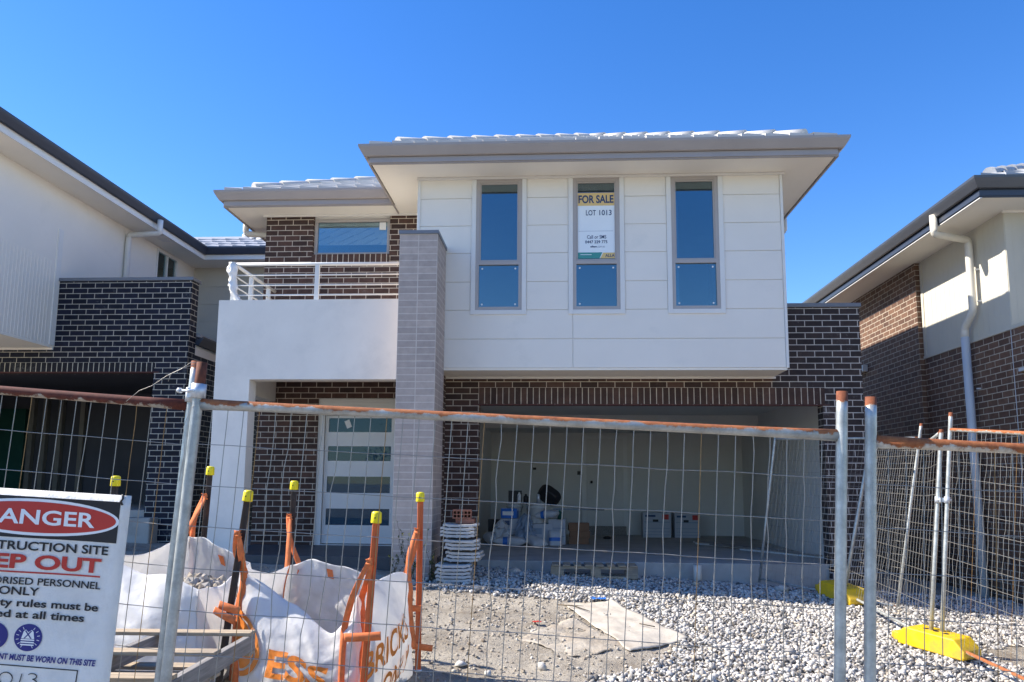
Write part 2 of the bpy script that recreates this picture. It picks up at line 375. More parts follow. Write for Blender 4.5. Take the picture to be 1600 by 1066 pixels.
# ------------------------------------------------------------------ mesh builder
class MB:
    def __init__(s):
        s.v = []; s.f = []; s.uv = []; s.mi = []; s.sm = []
    def face(s, idx, uv=None, mi=0, sm=False):
        s.f.append(tuple(idx)); s.uv.append(uv); s.mi.append(mi); s.sm.append(sm)
    def quad(s, pts, uv=None, mi=0, sm=False):
        n = len(s.v); s.v += [tuple(p) for p in pts]
        s.face(range(n, n + len(pts)), uv, mi, sm)
    def box(s, x0, x1, y0, y1, z0, z1, mi=0, mat=None):
        n = len(s.v)
        pts = [(x0, y0, z0), (x1, y0, z0), (x1, y1, z0), (x0, y1, z0), (x0, y0, z1), (x1, y0, z1), (x1, y1, z1), (x0, y1, z1)]
        if mat is not None: pts = [tuple(mat @ Vector(p)) for p in pts]
        s.v += pts
        for f in ((0, 3, 2, 1), (4, 5, 6, 7), (0, 1, 5, 4), (1, 2, 6, 5), (2, 3, 7, 6), (3, 0, 4, 7)):
            s.face([n + i for i in f], None, mi)
        return s
    def prism(s, prof, axis, a0, a1, mi=0):
        """extrude a 2-d profile (counter-clockwise list) along axis 'x' or 'y' or 'z'"""
        n = len(s.v); k = len(prof)
        def P(a, p):
            return {'x': (a, p[0], p[1]), 'y': (p[0], a, p[1]), 'z': (p[0], p[1], a)}[axis]
        s.v += [P(a0, p) for p in prof] + [P(a1, p) for p in prof]
        for i in range(k):
            j = (i + 1) % k
            s.face((n + i, n + j, n + k + j, n + k + i), None, mi)
        s.face([n + i for i in range(k)][::-1], None, mi)
        s.face([n + k + i for i in range(k)], None, mi)
        return s
    def tube(s, pts, r, seg=10, mi=0, cap=True, up=Vector((0, 0, 1)), smooth=True, u0=0.0):
        """round tube along points; r a number, list, or list of (rside, rup)"""
        pts = [Vector(p) for p in pts]; n0 = len(s.v); K = len(pts)
        rr = r if isinstance(r, (list, tuple)) and len(r) == K else [r] * K
        u = [u0]
        for a, b in zip(pts, pts[1:]): u.append(u[-1] + (b - a).length)
        for i, p in enumerate(pts):
            d = (pts[min(i + 1, K - 1)] - pts[max(i - 1, 0)]).normalized()
            w = up if abs(d.dot(up)) < 0.95 else Vector((0, 1, 0))
            sd = d.cross(w).normalized(); uu = sd.cross(d).normalized()
            ra, rb = rr[i] if isinstance(rr[i], tuple) else (rr[i], rr[i])
            for j in range(seg):
                a = 2 * math.pi * j / seg
                s.v.append(tuple(p + sd * (ra * math.cos(a)) + uu * (rb * math.sin(a))))
        for i in range(K - 1):
            for j in range(seg):
                j2 = (j + 1) % seg
                s.face((n0 + i * seg + j, n0 + i * seg + j2, n0 + (i + 1) * seg + j2, n0 + (i + 1) * seg + j),
                       [(u[i], j / seg), (u[i], (j + 1) / seg), (u[i + 1], (j + 1) / seg), (u[i + 1], j / seg)], mi, smooth)
        if cap:
            s.face([n0 + j for j in range(seg)][::-1], [(u[0], 0.5)] * seg, mi)
            e = n0 + (K - 1) * seg
            s.face([e + j for j in range(seg)], [(u[-1], 0.5)] * seg, mi)
        return s
    def lathe(s, c, prof, seg=20, mi=0, axis=None):
        """profile list of (radius, z) about vertical axis at c"""
        n0 = len(s.v); K = len(prof); c = Vector(c)
        for rad, z in prof:
            for j in range(seg):
                a = 2 * math.pi * j / seg
                p = Vector((rad * math.cos(a), rad * math.sin(a), z))
                if axis is not None: p = axis @ p
                s.v.append(tuple(c + p))
        for i in range(K - 1):
            for j in range(seg):
                j2 = (j + 1) % seg
                s.face((n0 + i * seg + j, n0 + i * seg + j2, n0 + (i + 1) * seg + j2, n0 + (i + 1) * seg + j), None, mi, True)
        s.face([n0 + j for j in range(seg)][::-1], None, mi)
        s.face([n0 + (K - 1) * seg + j for j in range(seg)], None, mi)
        return s
    def wall(s, plane, a0, a1, z0, z1, t0, t1, holes=(), mi=0):
        """wall with rectangular holes. plane 'xz': runs along x, thick in y t0..t1; 'yz': runs along y, thick in x"""
        A = sorted({a0, a1} | {min(max(h[k], a0), a1) for h in holes for k in (0, 1)})
        Z = sorted({z0, z1} | {min(max(h[k], z0), z1) for h in holes for k in (2, 3)})
        def solid(i, j):
            if i < 0 or j < 0 or i >= len(A) - 1 or j >= len(Z) - 1: return False
            ca, cz = (A[i] + A[i + 1]) / 2, (Z[j] + Z[j + 1]) / 2
            return not any(h[0] < ca < h[1] and h[2] < cz < h[3] for h in holes)
        P = (lambda a, t, z: (a, t, z)) if plane == 'xz' else (lambda a, t, z: (t, a, z))
        for i in range(len(A) - 1):
            for j in range(len(Z) - 1):
                if not solid(i, j): continue
                a, b, c, d = A[i], A[i + 1], Z[j], Z[j + 1]
                s.quad([P(a, t0, c), P(b, t0, c), P(b, t0, d), P(a, t0, d)], None, mi)
                s.quad([P(b, t1, c), P(a, t1, c), P(a, t1, d), P(b, t1, d)], None, mi)
                if not solid(i - 1, j): s.quad([P(a, t1, c), P(a, t0, c), P(a, t0, d), P(a, t1, d)], None, mi)
                if not solid(i + 1, j): s.quad([P(b, t0, c), P(b, t1, c), P(b, t1, d), P(b, t0, d)], None, mi)
                if not solid(i, j - 1): s.quad([P(a, t0, c), P(a, t1, c), P(b, t1, c), P(b, t0, c)], None, mi)
                if not solid(i, j + 1): s.quad([P(a, t0, d), P(b, t0, d), P(b, t1, d), P(a, t1, d)], None, mi)
        return s
    def build(s, name, mats, parent=None, uvoff=(0, 0), bevel=0.0, local=False, merge=False):
        if not isinstance(mats, (list, tuple)): mats = [mats]
        me = bpy.data.meshes.new(name)
        off = Vector((0, 0, 0))
        if parent is not None and not local:
            q = parent
            while q is not None:
                off += Vector(q.location); q = q.parent
        vv = [(x - off.x, y - off.y, z - off.z) for x, y, z in s.v]
        me.from_pydata(vv, [], s.f)
        for m in mats: me.materials.append(m)
        me.polygons.foreach_set('material_index', s.mi)
        me.polygons.foreach_set('use_smooth', s.sm)
        ul = me.uv_layers.new(name='UVMap')
        data = np.zeros((len(me.loops), 2), np.float32)
        k = 0
        for fi, f in enumerate(s.f):
            uv = s.uv[fi]
            if uv is None:
                a, b, c = (Vector(s.v[f[0]]), Vector(s.v[f[1]]), Vector(s.v[f[2]]))
                n = (b - a).cross(c - a)
                if len(f) > 3 and n.length < 1e-9: n = (c - a).cross(Vector(s.v[f[3]]) - a)
                ax = max(range(3), key=lambda i: abs(n[i]))
                for vi in f:
                    p = s.v[vi]
                    q = (p[1], p[2]) if ax == 0 else ((p[0], p[2]) if ax == 1 else (p[0], p[1]))
                    data[k] = (q[0] + uvoff[0], q[1] + uvoff[1]); k += 1
            else:
                for t in uv: data[k] = t; k += 1
        ul.data.foreach_set('uv', data.ravel())
        me.update()
        o = bpy.data.objects.new(name, me)
        COL.objects.link(o)
        if merge or True:
            pass
        if parent is not None: o.parent = parent
        if bevel:
            b = o.modifiers.new('bevel', 'BEVEL'); b.width = bevel; b.segments = 2; b.limit_method = 'ANGLE'; b.angle_limit = R(40)
        return o

def tag(o, label, cat, group=None, kind=None):
    if label: o['label'] = label
    if cat: o['category'] = cat
    if group: o['group'] = group
    if kind: o['kind'] = kind
    return o
def thing(name, label, cat, loc=(0, 0, 0), group=None):
    o = bpy.data.objects.new(name, None); COL.objects.link(o)
    o.location = loc; o.empty_display_size = 0.2
    return tag(o, label, cat, group)

def text_polys(txt, width=None, height=None, bold=0.0, shear=0.0, sub=0.0, align='CENTER', space=1.0):
    """flat text as (verts2d, faces), scaled so its bounding box fits; origin at its centre (or left/right middle)"""
    cu = bpy.data.curves.new('t', 'FONT'); cu.body = txt; cu.offset = bold; cu.shear = shear; cu.space_character = space
    cu.resolution_u = 4
    o = bpy.data.objects.new('t', cu); COL.objects.link(o)
    dg = bpy.context.evaluated_depsgraph_get()
    me = o.evaluated_get(dg).to_mesh()
    bm = bmesh.new(); bm.from_mesh(me)
    bmesh.ops.remove_doubles(bm, verts=bm.verts, dist=1e-5)
    xs = [v.co.x for v in bm.verts]; ys = [v.co.y for v in bm.verts]
    x0, x1, y0, y1 = min(xs), max(xs), min(ys), max(ys)
    sx = width / (x1 - x0) if width else None
    sy = height / (y1 - y0) if height else sx
    if sx is None: sx = sy
    ox = {'CENTER': (x0 + x1) / 2, 'LEFT': x0, 'RIGHT': x1}[align]
    for v in bm.verts:
        v.co.x = (v.co.x - ox) * sx; v.co.y = (v.co.y - (y0 + y1) / 2) * sy; v.co.z = 0
    if sub:
        bmesh.ops.triangulate(bm, faces=bm.faces[:])
        for _ in range(5):
            ed = [e for e in bm.edges if e.calc_length() > sub]
            if not ed: break
            bmesh.ops.subdivide_edges(bm, edges=ed, cuts=1)
            bmesh.ops.triangulate(bm, faces=[f for f in bm.faces if len(f.verts) > 3])
    bm.verts.index_update()
    V = [(v.co.x, v.co.y) for v in bm.verts]; F = [tuple(v.index for v in f.verts) for f in bm.faces]
    bm.free()
    o.evaluated_get(dg).to_mesh_clear()
    bpy.data.objects.remove(o); bpy.data.curves.remove(cu)
    return V, F
def add_text(mb, poly, fn, mi=0):
    V, F = poly; n = len(mb.v)
    mb.v += [tuple(fn(x, y)) for x, y in V]
    for f in F: mb.face([n + i for i in f], None, mi)

# ------------------------------------------------------------------ ground
def G0(x, y):
    yy = min(max(y, 2.4), 9.3)
    b = -1.2 - 0.1 * (9.3 - yy) - 0.045 * max(-14, min(14, x))
    return b
def G(x, y):
    n = mnoise.fractal(Vector((x * 0.9, y * 0.9, 3.1)), 1.0, 2.0, 4)
    k = 1.0 if (-9 < x < 9 and 1 < y < 11) else 0.0
    return G0(x, y) + 0.028 * n * k
# ------------------------------------------------------------------ ground sheet
def build_ground():
    xs = np.concatenate([[-900, -300, -100, -40, -20, -12], np.arange(-8, -3.5, .1), np.arange(-3.5, 3.0, 0.04), np.arange(3.0, 8.01, .08), [9, 12, 20, 40, 100, 300, 900]])
    ys = np.concatenate([[-900, -300, -100, -40, -15, -6, -1, 1.5], np.arange(2.4, 5.4, .1), np.arange(5.4, 9.6, 0.035), np.arange(9.6, 11.2, .08), [12, 15, 20, 40, 100, 300, 900]])
    nx, ny = len(xs), len(ys)
    V = []
    for y in ys:
        for x in xs:
            z = G(x, y)
            if -8 <= x <= 8 and 2.4 <= y <= 11:
                z += 0.016 * mnoise.fractal(Vector((x * 5, y * 5, 0)), 1.0, 2.0, 4) + 0.007 * mnoise.fractal(Vector((x * 17, y * 17, 4)), .8, 2.0, 3)
            V.append((x, y, z))
    F = [(j * nx + i, j * nx + i + 1, (j + 1) * nx + i + 1, (j + 1) * nx + i) for j in range(ny - 1) for i in range(nx - 1)]
    me = bpy.data.meshes.new('ground')
    me.from_pydata(V, [], F); me.materials.append(M['dirt'])
    me.polygons.foreach_set('use_smooth', [True] * len(F))
    o = bpy.data.objects.new('ground', me); COL.objects.link(o)
    tag(o, 'dry bare dirt of the front yard behind the mesh fence', 'ground', kind='structure')
build_ground()

def build_street():
    # the road behind the camera and the trees across it, which the door and window panes reflect
    b = MB(); n = 24
    for i in range(n):
        x0, x1 = -60 + 120 * i / n, -60 + 120 * (i + 1) / n
        b.quad([(x0, -9.5, G(x0, -9.5) + .012), (x1, -9.5, G(x1, -9.5) + .012), (x1, -2.2, G(x1, -2.2) + .012), (x0, -2.2, G(x0, -2.2) + .012)])
    b2 = MB(); b2.quad([(-200, -120, G(0, -50) + .01 + 9 * .045), (200, -120, G(0, -50) + .01 - 9 * .045), (200, -9.5, G(14, -9.5) + .01), (-200, -9.5, G(-14, -9.5) + .01)])
    tag(b2.build('added_verge', M['grass']), 'unseen dark grass added across the street to darken the door reflections', 'grass', kind='structure')  # unseen dark ground, added so the door panes reflect less light
    tag(b.build('road', M['asphalt']), 'dark asphalt street in front of the building site', 'road', kind='structure')
    r_ = random.Random(4)
    for x, y, h, lab in ((-9, -24, 7.5, 'leafy tree across the street, reflected at the left of the door glass'), (-1.5, -27, 6.0, 'low leafy tree across the street, reflected at the right of the door glass'), (7, -25, 8.0, 'tall leafy tree across the street behind the camera')):
        t = thing('tree', lab, 'tree', (x, y, G(x, y)), 'trees across the street'); z0 = G(x, y)
        b = MB(); b.tube([(x, y, z0 - .1), (x + .1, y, z0 + h * .3), (x - .1, y, z0 + h * .6)], [.2, .15, .07], 10)
        for k in range(6):
            a = k * 1.05; b.tube([(x, y, z0 + h * (.25 + .05 * k)), (x + math.cos(a) * h * .2, y + math.sin(a) * h * .2, z0 + h * (.5 + .06 * k))], [.07, .02], 6)
        b.build('trunk', M['bark'], t); c = MB()
        cl = [(r_.gauss(0, h * .16), r_.gauss(0, h * .16), h * r_.uniform(.35, .95)) for _ in range(26)]
        for cx, cy, cz in cl:
            for _ in range(60):
                p = Vector((x + cx + r_.gauss(0, h * .06), y + cy + r_.gauss(0, h * .06), z0 + cz + r_.gauss(0, h * .05)))
                d = Vector((r_.gauss(0, 1), r_.gauss(0, 1), r_.gauss(0, 1))).normalized() * .16; w = d.cross(Vector((.3, .2, 1))).normalized() * .07
                c.quad([p - d, p + w, p + d, p - w])
        c.build('crown', M['tree_leaf'], t)
build_street()

# ------------------------------------------------------------------ roofs
def roof_side(mb, e0, e1, inward, pitch, depth, hipa=True, hipb=True, tw0=0.30, tl=0.34, th=0.052):
    """tiled slope: eave from e0 to e1, rising towards 'inward' (unit xy); hips cut 45 degrees in plan"""
    e0 = Vector(e0); e1 = Vector(e1); inw = Vector((inward[0], inward[1], 0))
    L = (e1 - e0).length; ud = (e1 - e0) / L
    tp = math.tan(pitch)
    def P(u, v, h=0.0): return e0 + ud * u + inw * v + Vector((0, 0, v * tp + h))
    A = depth if hipa else 0; B = depth if hipb else 0
    mb.quad([P(0, 0), P(L, 0), P(L - B, depth), P(A, depth)])
    nv = int(depth / tl)
    for j in range(nv):
        v0, v1 = j * tl, (j + 1) * tl + 0.05
        ua = v0 + .06 if hipa else 0; ub = L - (v0 + .06 if hipb else 0)
        n = max(1, round((ub - ua) / tw0)); tw = (ub - ua) / n
        st = ua + (tw / 2 if j % 2 else 0)
        for i in range(n - (1 if j % 2 else 0)):
            u0 = st + i * tw; u1 = u0 + tw - 0.012
            h0, h1 = th, th * 0.22
            a, b = P(u0, v0, h0 + 0.006), P(u1, v0, h0 * 0.68)
            ud_, uc_ = (max(u0, v1) if hipa else u0), (min(u1, L - v1) if hipb else u1)
            if ud_ >= uc_:      # corner tile cut along the hip
                if hipa and u0 < L / 2: t3 = P(u1, v0 + (u1 - v0), h1); q0, q1 = P(u0, v0, h0 + .006), P(u1, v0, h0 * .68)
                elif hipb: t3 = P(u0, v0 + (L - u0 - v0), h1); q0, q1 = P(u0, v0, h0 + .006), P(u1, v0, h0 * .68)
                else: continue
                mb.quad([q0, q1, t3]); mb.quad([P(u0, v0), P(u1, v0), q1, q0])
                continue
            c, d = P(uc_, v1, h1 * 0.55), P(ud_, v1, h1 + 0.012)
            a2, b2, d2, c2 = P(u0, v0, 0.0), P(u1, v0, 0.0), P(ud_, v1, -0.01), P(uc_, v1, -0.01)
            mb.quad([a, b, c, d]); mb.quad([a2, b2, b, a]); mb.quad([d2, a2, a, d]); mb.quad([b2, c2, c, b])

def hip_caps(mb, p0, p1, n, skip=1):
    p0 = Vector(p0); p1 = Vector(p1); d = (p1 - p0) / n
    for i in range(skip, n):
        a = p0 + d * i; b = p0 + d * (i + 1.12)
        mb.tube([a + Vector((0, 0, 0.03)), b + Vector((0, 0, 0.012))], [0.085, 0.07], seg=10, smooth=True)

GUT = [(-0.0, 0.0), (-0.0, -0.125), (-0.035, -0.145), (-0.055, -0.135), (-0.10, -0.06), (-0.115, -0.03), (-0.118, 0.0), (-0.108, 0.004), (-0.10, -0.012), (-0.02, -0.05)]
def gutter_run(mb, a, b, out, z, ext=(0, 0)):
    """box gutter along a->b (xy), profile hangs outward along 'out'; z of the top"""
    a = Vector((a[0], a[1], 0)); b = Vector((b[0], b[1], 0)); o = Vector((out[0], out[1], 0))
    ud = (b - a).normalized(); k = len(GUT); n = len(mb.v)
    for e, p, s in ((0, a, -1), (1, b, 1)):
        for q, h in GUT:
            m = (-q / 0.118) * ext[e]
            pt = p + ud * (s * m) + o * (-q) + Vector((0, 0, z + h))
            mb.v.append(tuple(pt))
    for i in range(k):
        j = (i + 1) % k
        mb.face((n + i, n + j, n + k + j, n + k + i))
    mb.face([n + i for i in range(k)]); mb.face([n + k + i for i in range(k)][::-1])

def elbow_pipe(mb, pts, r, seg=14):
    """downpipe with rounded elbows"""
    P = [Vector(p) for p in pts]; out = [P[0]]
    for a, b, c in zip(P, P[1:], P[2:]):
        d1 = (a - b).normalized(); d2 = (c - b).normalized(); k = min(0.06, (a - b).length * .45, (c - b).length * .45)
        for t in (0, .25, .5, .75, 1):
            out.append((b + d1 * k) * (1 - t) ** 2 + b * 2 * t * (1 - t) + (b + d2 * k) * t ** 2)
    out.append(P[-1])
    mb.tube(out, r, seg)

# ------------------------------------------------------------------ the white house for sale
def window_unit(parent, x0, x1, z0, z1, y, splits=(), name='window', fw=0.045, glass=None, depth=0.07, sash_top=False):
    """aluminium frame with one pane per bay; y is the outer face"""
    f = MB()
    zs = [z0] + list(splits) + [z1]
    holes = []
    for a, b in zip(zs, zs[1:]):
        holes.append((x0 + fw, x1 - fw, a + (fw if a == z0 else fw * 0.5), b - (fw if b == z1 else fw * 0.5)))
    f.wall('xz', x0, x1, z0, z1, y, y + depth, holes)
    o = f.build(name, M['frame'], parent, bevel=0.004)
    for h in holes:
        if sash_top and h is holes[-1]:   # awning sash: a second slimmer frame set in
            s = MB(); s.wall('xz', h[0], h[1], h[2], h[3], y + 0.012, y + 0.05, [(h[0] + .022, h[1] - .022, h[2] + .022, h[3] - .022)])
            s.build('sash', M['frame'], o, bevel=0.003)
            h = (h[0] + .022, h[1] - .022, h[2] + .022, h[3] - .022)
        g = MB(); g.box(h[0] - .006, h[1] + .006, y + 0.030, y + 0.035, h[2] - .006, h[3] + .006)
        g.build('pane', glass or M['glass'], o)
    return o, holes

H = thing('house', 'new white clad two storey house with brown brick garage, in the middle behind the fence', 'house', (0.8, 10.75, -1.2))
YF, YB = 10.75, 10.09
# garage front wall with the right blade wall
b = MB()
b.wall('xz', -1.90, 2.96, -1.3, 2.40, YF, YF + 0.23, [(-1.126, 3.632, -1.31, 1.112)])
b.build('garage_wall', M['brick'], H, uvoff=(0.05, -1.346 + 0.086 * 20))
b = MB()
b.wall('xz', 2.96, 4.177, -1.45, 2.478, YF, YF + 0.23, [(2.0, 3.632, -1.46, 1.112)])
b.build('blade_wall', M['brick_stained'], H, uvoff=(0.05, -1.346 + 0.086 * 20))
b = MB(); b.box(3.955, 4.177, YF + 0.23, 17, -1.5, 2.2); b.build('side_wall', M['brick'], H, uvoff=(0, -1.346 + 0.086 * 20))
b = MB(); b.box(2.985, 4.20, YF - 0.03, YF + 0.26, 2.480, 2.536); b.build('blade_wall_cap', M['cap'], H, bevel=0.004)
b = MB(); b.box(-1.129, 3.66, YF - 0.004, YF + 0.1, 1.118, 1.346); b.build('soldier_course', M['soldier'], H, uvoff=(1.129, -1.118 + 0.24 * 20 + 0.006))
b = MB(); b.box(-1.20, 3.72, YF - 0.01, YF + 0.12, 1.100, 1.1115); b.build('lintel', M['steel_red'], H)
# garage interior
b = MB()
b.box(-1.5, 3.95, YF + 0.05, 16.9, -1.35, -1.05)
b.build('garage_slab', M['slab'], H, bevel=0.008)
b = MB()
b.box(-1.60, -1.45, YF + 0.235, 16.6, -1.05, 1.36)
b.box(3.88, 3.95, YF + 0.235, 16.6, -1.05, 1.36)
b.box(-1.60, 3.95, 16.6, 16.7, -1.05, 1.36)
b.box(-1.60, 3.95, YF + 0.235, 16.7, 1.36, 1.42)
b.box(-1.45, 3.88, 15.2, 16.6, 1.10, 1.36)      # bulkhead
b.build('garage_lining', M['plaster'], H)
b = MB(); b.box(0.50, 1.46, 16.555, 16.6, -1.05, 1.04); io = b.build('inner_door', M['door'], H)
b = MB(); b.box(0.60, 1.38, 16.535, 16.555, -0.86, 0.98); b.build('door_leaf', M['plaster'], io, bevel=0.004)
b = MB(); b.lathe((0.70, 16.50, 0.05), [(0.001, -.03), (.022, -.025), (.028, 0), (.022, .025), (.001, .03)], 12); b.build('handle', M['black_plastic'], io)
b = MB(); b.box(0.60, 1.42, 16.40, 16.553, -1.05, -0.87); b.build('door_step', M['timber_grey'], H)
b = MB(); b.box(0.40, 0.47, 16.585, 16.6, 0.20, 0.28); b.build('switch', M['black_plastic'], H)
b = MB(); b.box(-0.55, -0.48, 16.585, 16.6, 0.30, 0.35); b.build('switch', M['black_plastic'], H)

# upper storey box with three tall windows
WZ = (2.315, 2.968, 4.150)
WX = [(-1.125, -0.495), (0.195, 0.825), (1.515, 2.145)]
b = MB()
holes = [(a, c, WZ[0], WZ[2]) for a, c in WX]
b.wall('xz', -1.92, 2.98, 1.53, 4.25, YB + 0.012, YB + 0.12, holes)
b.build('upper_wall', M['cladding'], H)
# cladding boards standing 12 mm proud with shadow gaps
b = MB()
rows = [4.184, 3.885, 3.494, 3.104, 2.706, 2.316, 1.92, 1.53]
cols = [(-1.905, -1.19), (-0.43, 0.13), (0.89, 1.45), (2.21, 2.962)]
for r1, r0 in zip(rows, rows[1:]):
    if r0 < 2.2:
        for c0, c1 in ((-1.905, 0.186), (0.194, 2.962)):
            b.box(c0, c1, YB, YB + 0.013, r0 + (0.004 if r0 > 1.6 else 0.0), r1 - 0.004)
    else:
        for c0, c1 in cols: b.box(c0, c1, YB, YB + 0.013, r0 + 0.004, r1 - 0.004)
b.build('cladding_boards', M['cladding'], H, bevel=0.0025)
# trims round windows, corners and head
b = MB()
for a, c in WX:
    for x0, x1 in ((a - 0.062, a), (c, c + 0.062)):
        b.box(x0, x1, YB - 0.018, YB + 0.02, WZ[0] - 0.062, 4.15)
    b.box(a, c, YB - 0.0175, YB + 0.02, WZ[0] - 0.062, WZ[0])
b.box(-1.94, -1.90, YB - 0.015, YB + 0.03, 1.525, 4.15)
b.box(2.965, 3.0, YB - 0.015, YB + 0.03, 1.525, 4.15)
b.box(-1.95, 3.03, YB - 0.03, YB + 0.01, 4.151, 4.184)
b.build('wall_trim', M['trim'], H, bevel=0.003)
b = MB()
b.box(2.86, 2.98, YB + 0.12, 16.8, 1.53, 4.25); b.build('upper_side_wall', M['cladding'], H)
b = MB(); b.box(-1.92, -1.80, YB + 0.12, 11.47, 1.53, 4.25)
b.build('upper_side_wall', M['cladding'], H)
b = MB(); b.box(-1.92, 2.98, YB + 0.01, YF, 1.50, 1.528); b.build('overhang_soffit', M['soffit'], H)
b = MB(); b.box(-1.60, 3.0, YF - 0.03, YF, 1.470, 1.499); b.build('soffit_bead', M['trim'], H)
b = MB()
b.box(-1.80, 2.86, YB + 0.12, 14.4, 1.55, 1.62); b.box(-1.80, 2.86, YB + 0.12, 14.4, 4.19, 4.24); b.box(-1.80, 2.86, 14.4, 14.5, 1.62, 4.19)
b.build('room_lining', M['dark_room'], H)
for i, (a, c) in enumerate(WX):
    w, hs = window_unit(H, a, c, WZ[0], WZ[2], YB - 0.005, (WZ[1],), depth=0.09, sash_top=True)
    lo = hs[0]
    pts = [(lo[0] + .045, lo[3] - .05), (lo[1] - .045, lo[3] - .05), (lo[0] + .045, lo[2] + .04), (lo[1] - .045, lo[2] + .04)]
    for q, (sx, sz) in enumerate(pts):
        if i == 1 and q == 3: continue
        s = MB(); s.lathe((sx, YB + 0.022, sz), [(0.013, -.001), (0.013, .001)], 10, axis=Matrix.Rotation(R(90), 3, 'X'))
        s.build('sticker', M['paper'], w)
    # blind cord side strip seen in the panes
    if i == 2:
        s = MB(); s.box(lo[0] + .02, lo[0] + .06, YB + 0.09, YB + 0.10, lo[2], hs[1][3] - .25); s.build('film_strip', M['ink_grey'], w)

# main roof
ZS = 4.184
b = MB(); b.box(-2.47, 3.53, 9.59, YB + 0.01, ZS + .002, ZS + 0.03); b.box(2.98, 3.53, YB + 0.01, 17.0, ZS + .002, ZS + 0.03); b.box(-2.47, -1.92, YB + 0.01, 17, ZS + .002, ZS + 0.03)
b.build('soffit', M['soffit'], H)
b = MB()
b.box(-2.51, 3.57, 9.565, 9.59, ZS - 0.012, 4.38); b.box(3.545, 3.57, 9.59, 17.0, ZS - 0.012, 4.38); b.box(-2.51, -2.485, 9.59, 17, ZS - 0.012, 4.38)
b.box(-2.49, 3.55, 9.548, 9.566, ZS + 0.005, ZS + 0.085)
b.build('fascia', M['fascia'], H, bevel=0.003)
b = MB()
gutter_run(b, (-2.51, 9.565), (3.57, 9.565), (0, -1), 4.408, (0.118, 0.118))
gutter_run(b, (3.57, 9.565), (3.57, 17), (1, 0), 4.408, (0.118, 0))
gutter_run(b, (-2.51, 17), (-2.51, 9.565), (-1, 0), 4.408, (0, 0.118))
b.build('gutter', M['fascia'], H)
b = MB(); pit = R(25.6); D = 3.1
roof_side(b, (-2.55, 9.50, 4.415), (3.61, 9.50, 4.415), (0, 1), pit, D)
roof_side(b, (3.61, 9.50, 4.40), (3.61, 17, 4.40), (-1, 0), pit, D)
roof_side(b, (-2.55, 17, 4.40), (-2.55, 9.50, 4.40), (1, 0), pit, D)
hip_caps(b, (-2.5, 9.55, 4.42), (-2.5 + D, 9.55 + D, 4.42 + D * math.tan(pit)), 10)
hip_caps(b, (3.56, 9.55, 4.42), (3.56 - D, 9.55 + D, 4.42 + D * math.tan(pit)), 10)
b.build('roof', M['tile'], H)
b = MB(); elbow_pipe(b, [(3.60, 12.08, 4.33), (3.60, 12.08, 4.02), (3.03, 12.08, 3.97), (3.03, 12.08, 2.2)], 0.045); b.build('downpipe', M['dpipe'], H)

# rear left brick wall, its window and its roof
YR = 11.47
LW = (-3.855, -2.635, 3.545, 4.135)
b = MB()
b.wall('xz', -4.61, -1.86, -1.2, ZS, YR, YR + 0.23, [LW[:2] + (LW[2] - .16, ZS + .1), (-3.66, -2.2, -1.25, 1.28)])
b.build('rear_wall', M['brick'], H, uvoff=(0.10, 0.02))
b = MB(); b.box(-4.61, -4.38, YR + 0.23, 17, -1.2, ZS); b.build('left_side_wall', M['brick'], H)
b = MB(); b.box(LW[0] - .0, LW[1] + .0, YR - 0.03, YR + 0.12, LW[2] - .17, LW[2] - 0.012); b.build('window_sill', M['soldier'], H, uvoff=(0.0, -LW[2] + 0.185 + 2.4))
b = MB(); b.box(LW[0], LW[1], YR + 0.07, YR + 0.2, LW[3], ZS); b.build('window_head', M['trim'], H)
w, hs = window_unit(H, LW[0] + .004, LW[1] - .004, LW[2] - .01, LW[3], YR + 0.06, fw=0.05)
s = MB(); s.box(hs[0][1] - .13, hs[0][1] - .025, YR + .078, YR + .080, hs[0][3] - .13, hs[0][3] - .01); s.build('sticker', M['paper'], w)
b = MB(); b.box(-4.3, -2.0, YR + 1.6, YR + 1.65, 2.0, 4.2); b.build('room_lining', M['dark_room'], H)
b = MB(); b.box(-4.66, -1.95, YR - 0.025, YR, ZS - 0.03, ZS); b.build('soffit_bead', M['trim'], H)
b = MB(); b.box(-5.10, -2.47, 11.08, YR + .1, ZS + .002, ZS + .03); b.box(-5.10, -4.5, YR + .1, 17, ZS + .002, ZS + .03); b.box(-2.48, -1.8, YB, YR, ZS + .031, ZS + .05)
b.build('soffit', M['soffit'], H)
b = MB(); b.box(-5.135, -2.48, 11.05, 11.08, ZS - .012, 4.38); b.box(-5.135, -5.105, 11.08, 17, ZS - .012, 4.38); b.box(-5.12, -2.49, 11.033, 11.05, ZS + .005, ZS + .085)
b.build('fascia', M['fascia'], H, bevel=0.003)
b = MB()
gutter_run(b, (-5.135, 11.05), (-2.515, 11.05), (0, -1), 4.408, (0.118, 0))
gutter_run(b, (-5.135, 17), (-5.135, 11.05), (-1, 0), 4.408, (0, 0.118))
b.build('gutter', M['fascia'], H)
b = MB()
roof_side(b, (-5.17, 10.99, 4.415), (-1.0, 10.99, 4.415), (0, 1), R(25.5), 2.6, True, False)
roof_side(b, (-5.17, 17, 4.40), (-5.17, 10.99, 4.40), (1, 0), R(25.5), 2.6, False, True)
hip_caps(b, (-5.12, 11.04, 4.42), (-2.57, 13.6, 4.42 + 2.55 * math.tan(R(25.5))), 8)
b.build('roof', M['tile'], H)
b = MB(); elbow_pipe(b, [(-5.17, 12.0, 4.33), (-5.17, 12.0, 4.07), (-4.66, 12.0, 4.03), (-4.66, 12.0, 1.5)], 0.048); b.build('downpipe', M['dpipe'], H)

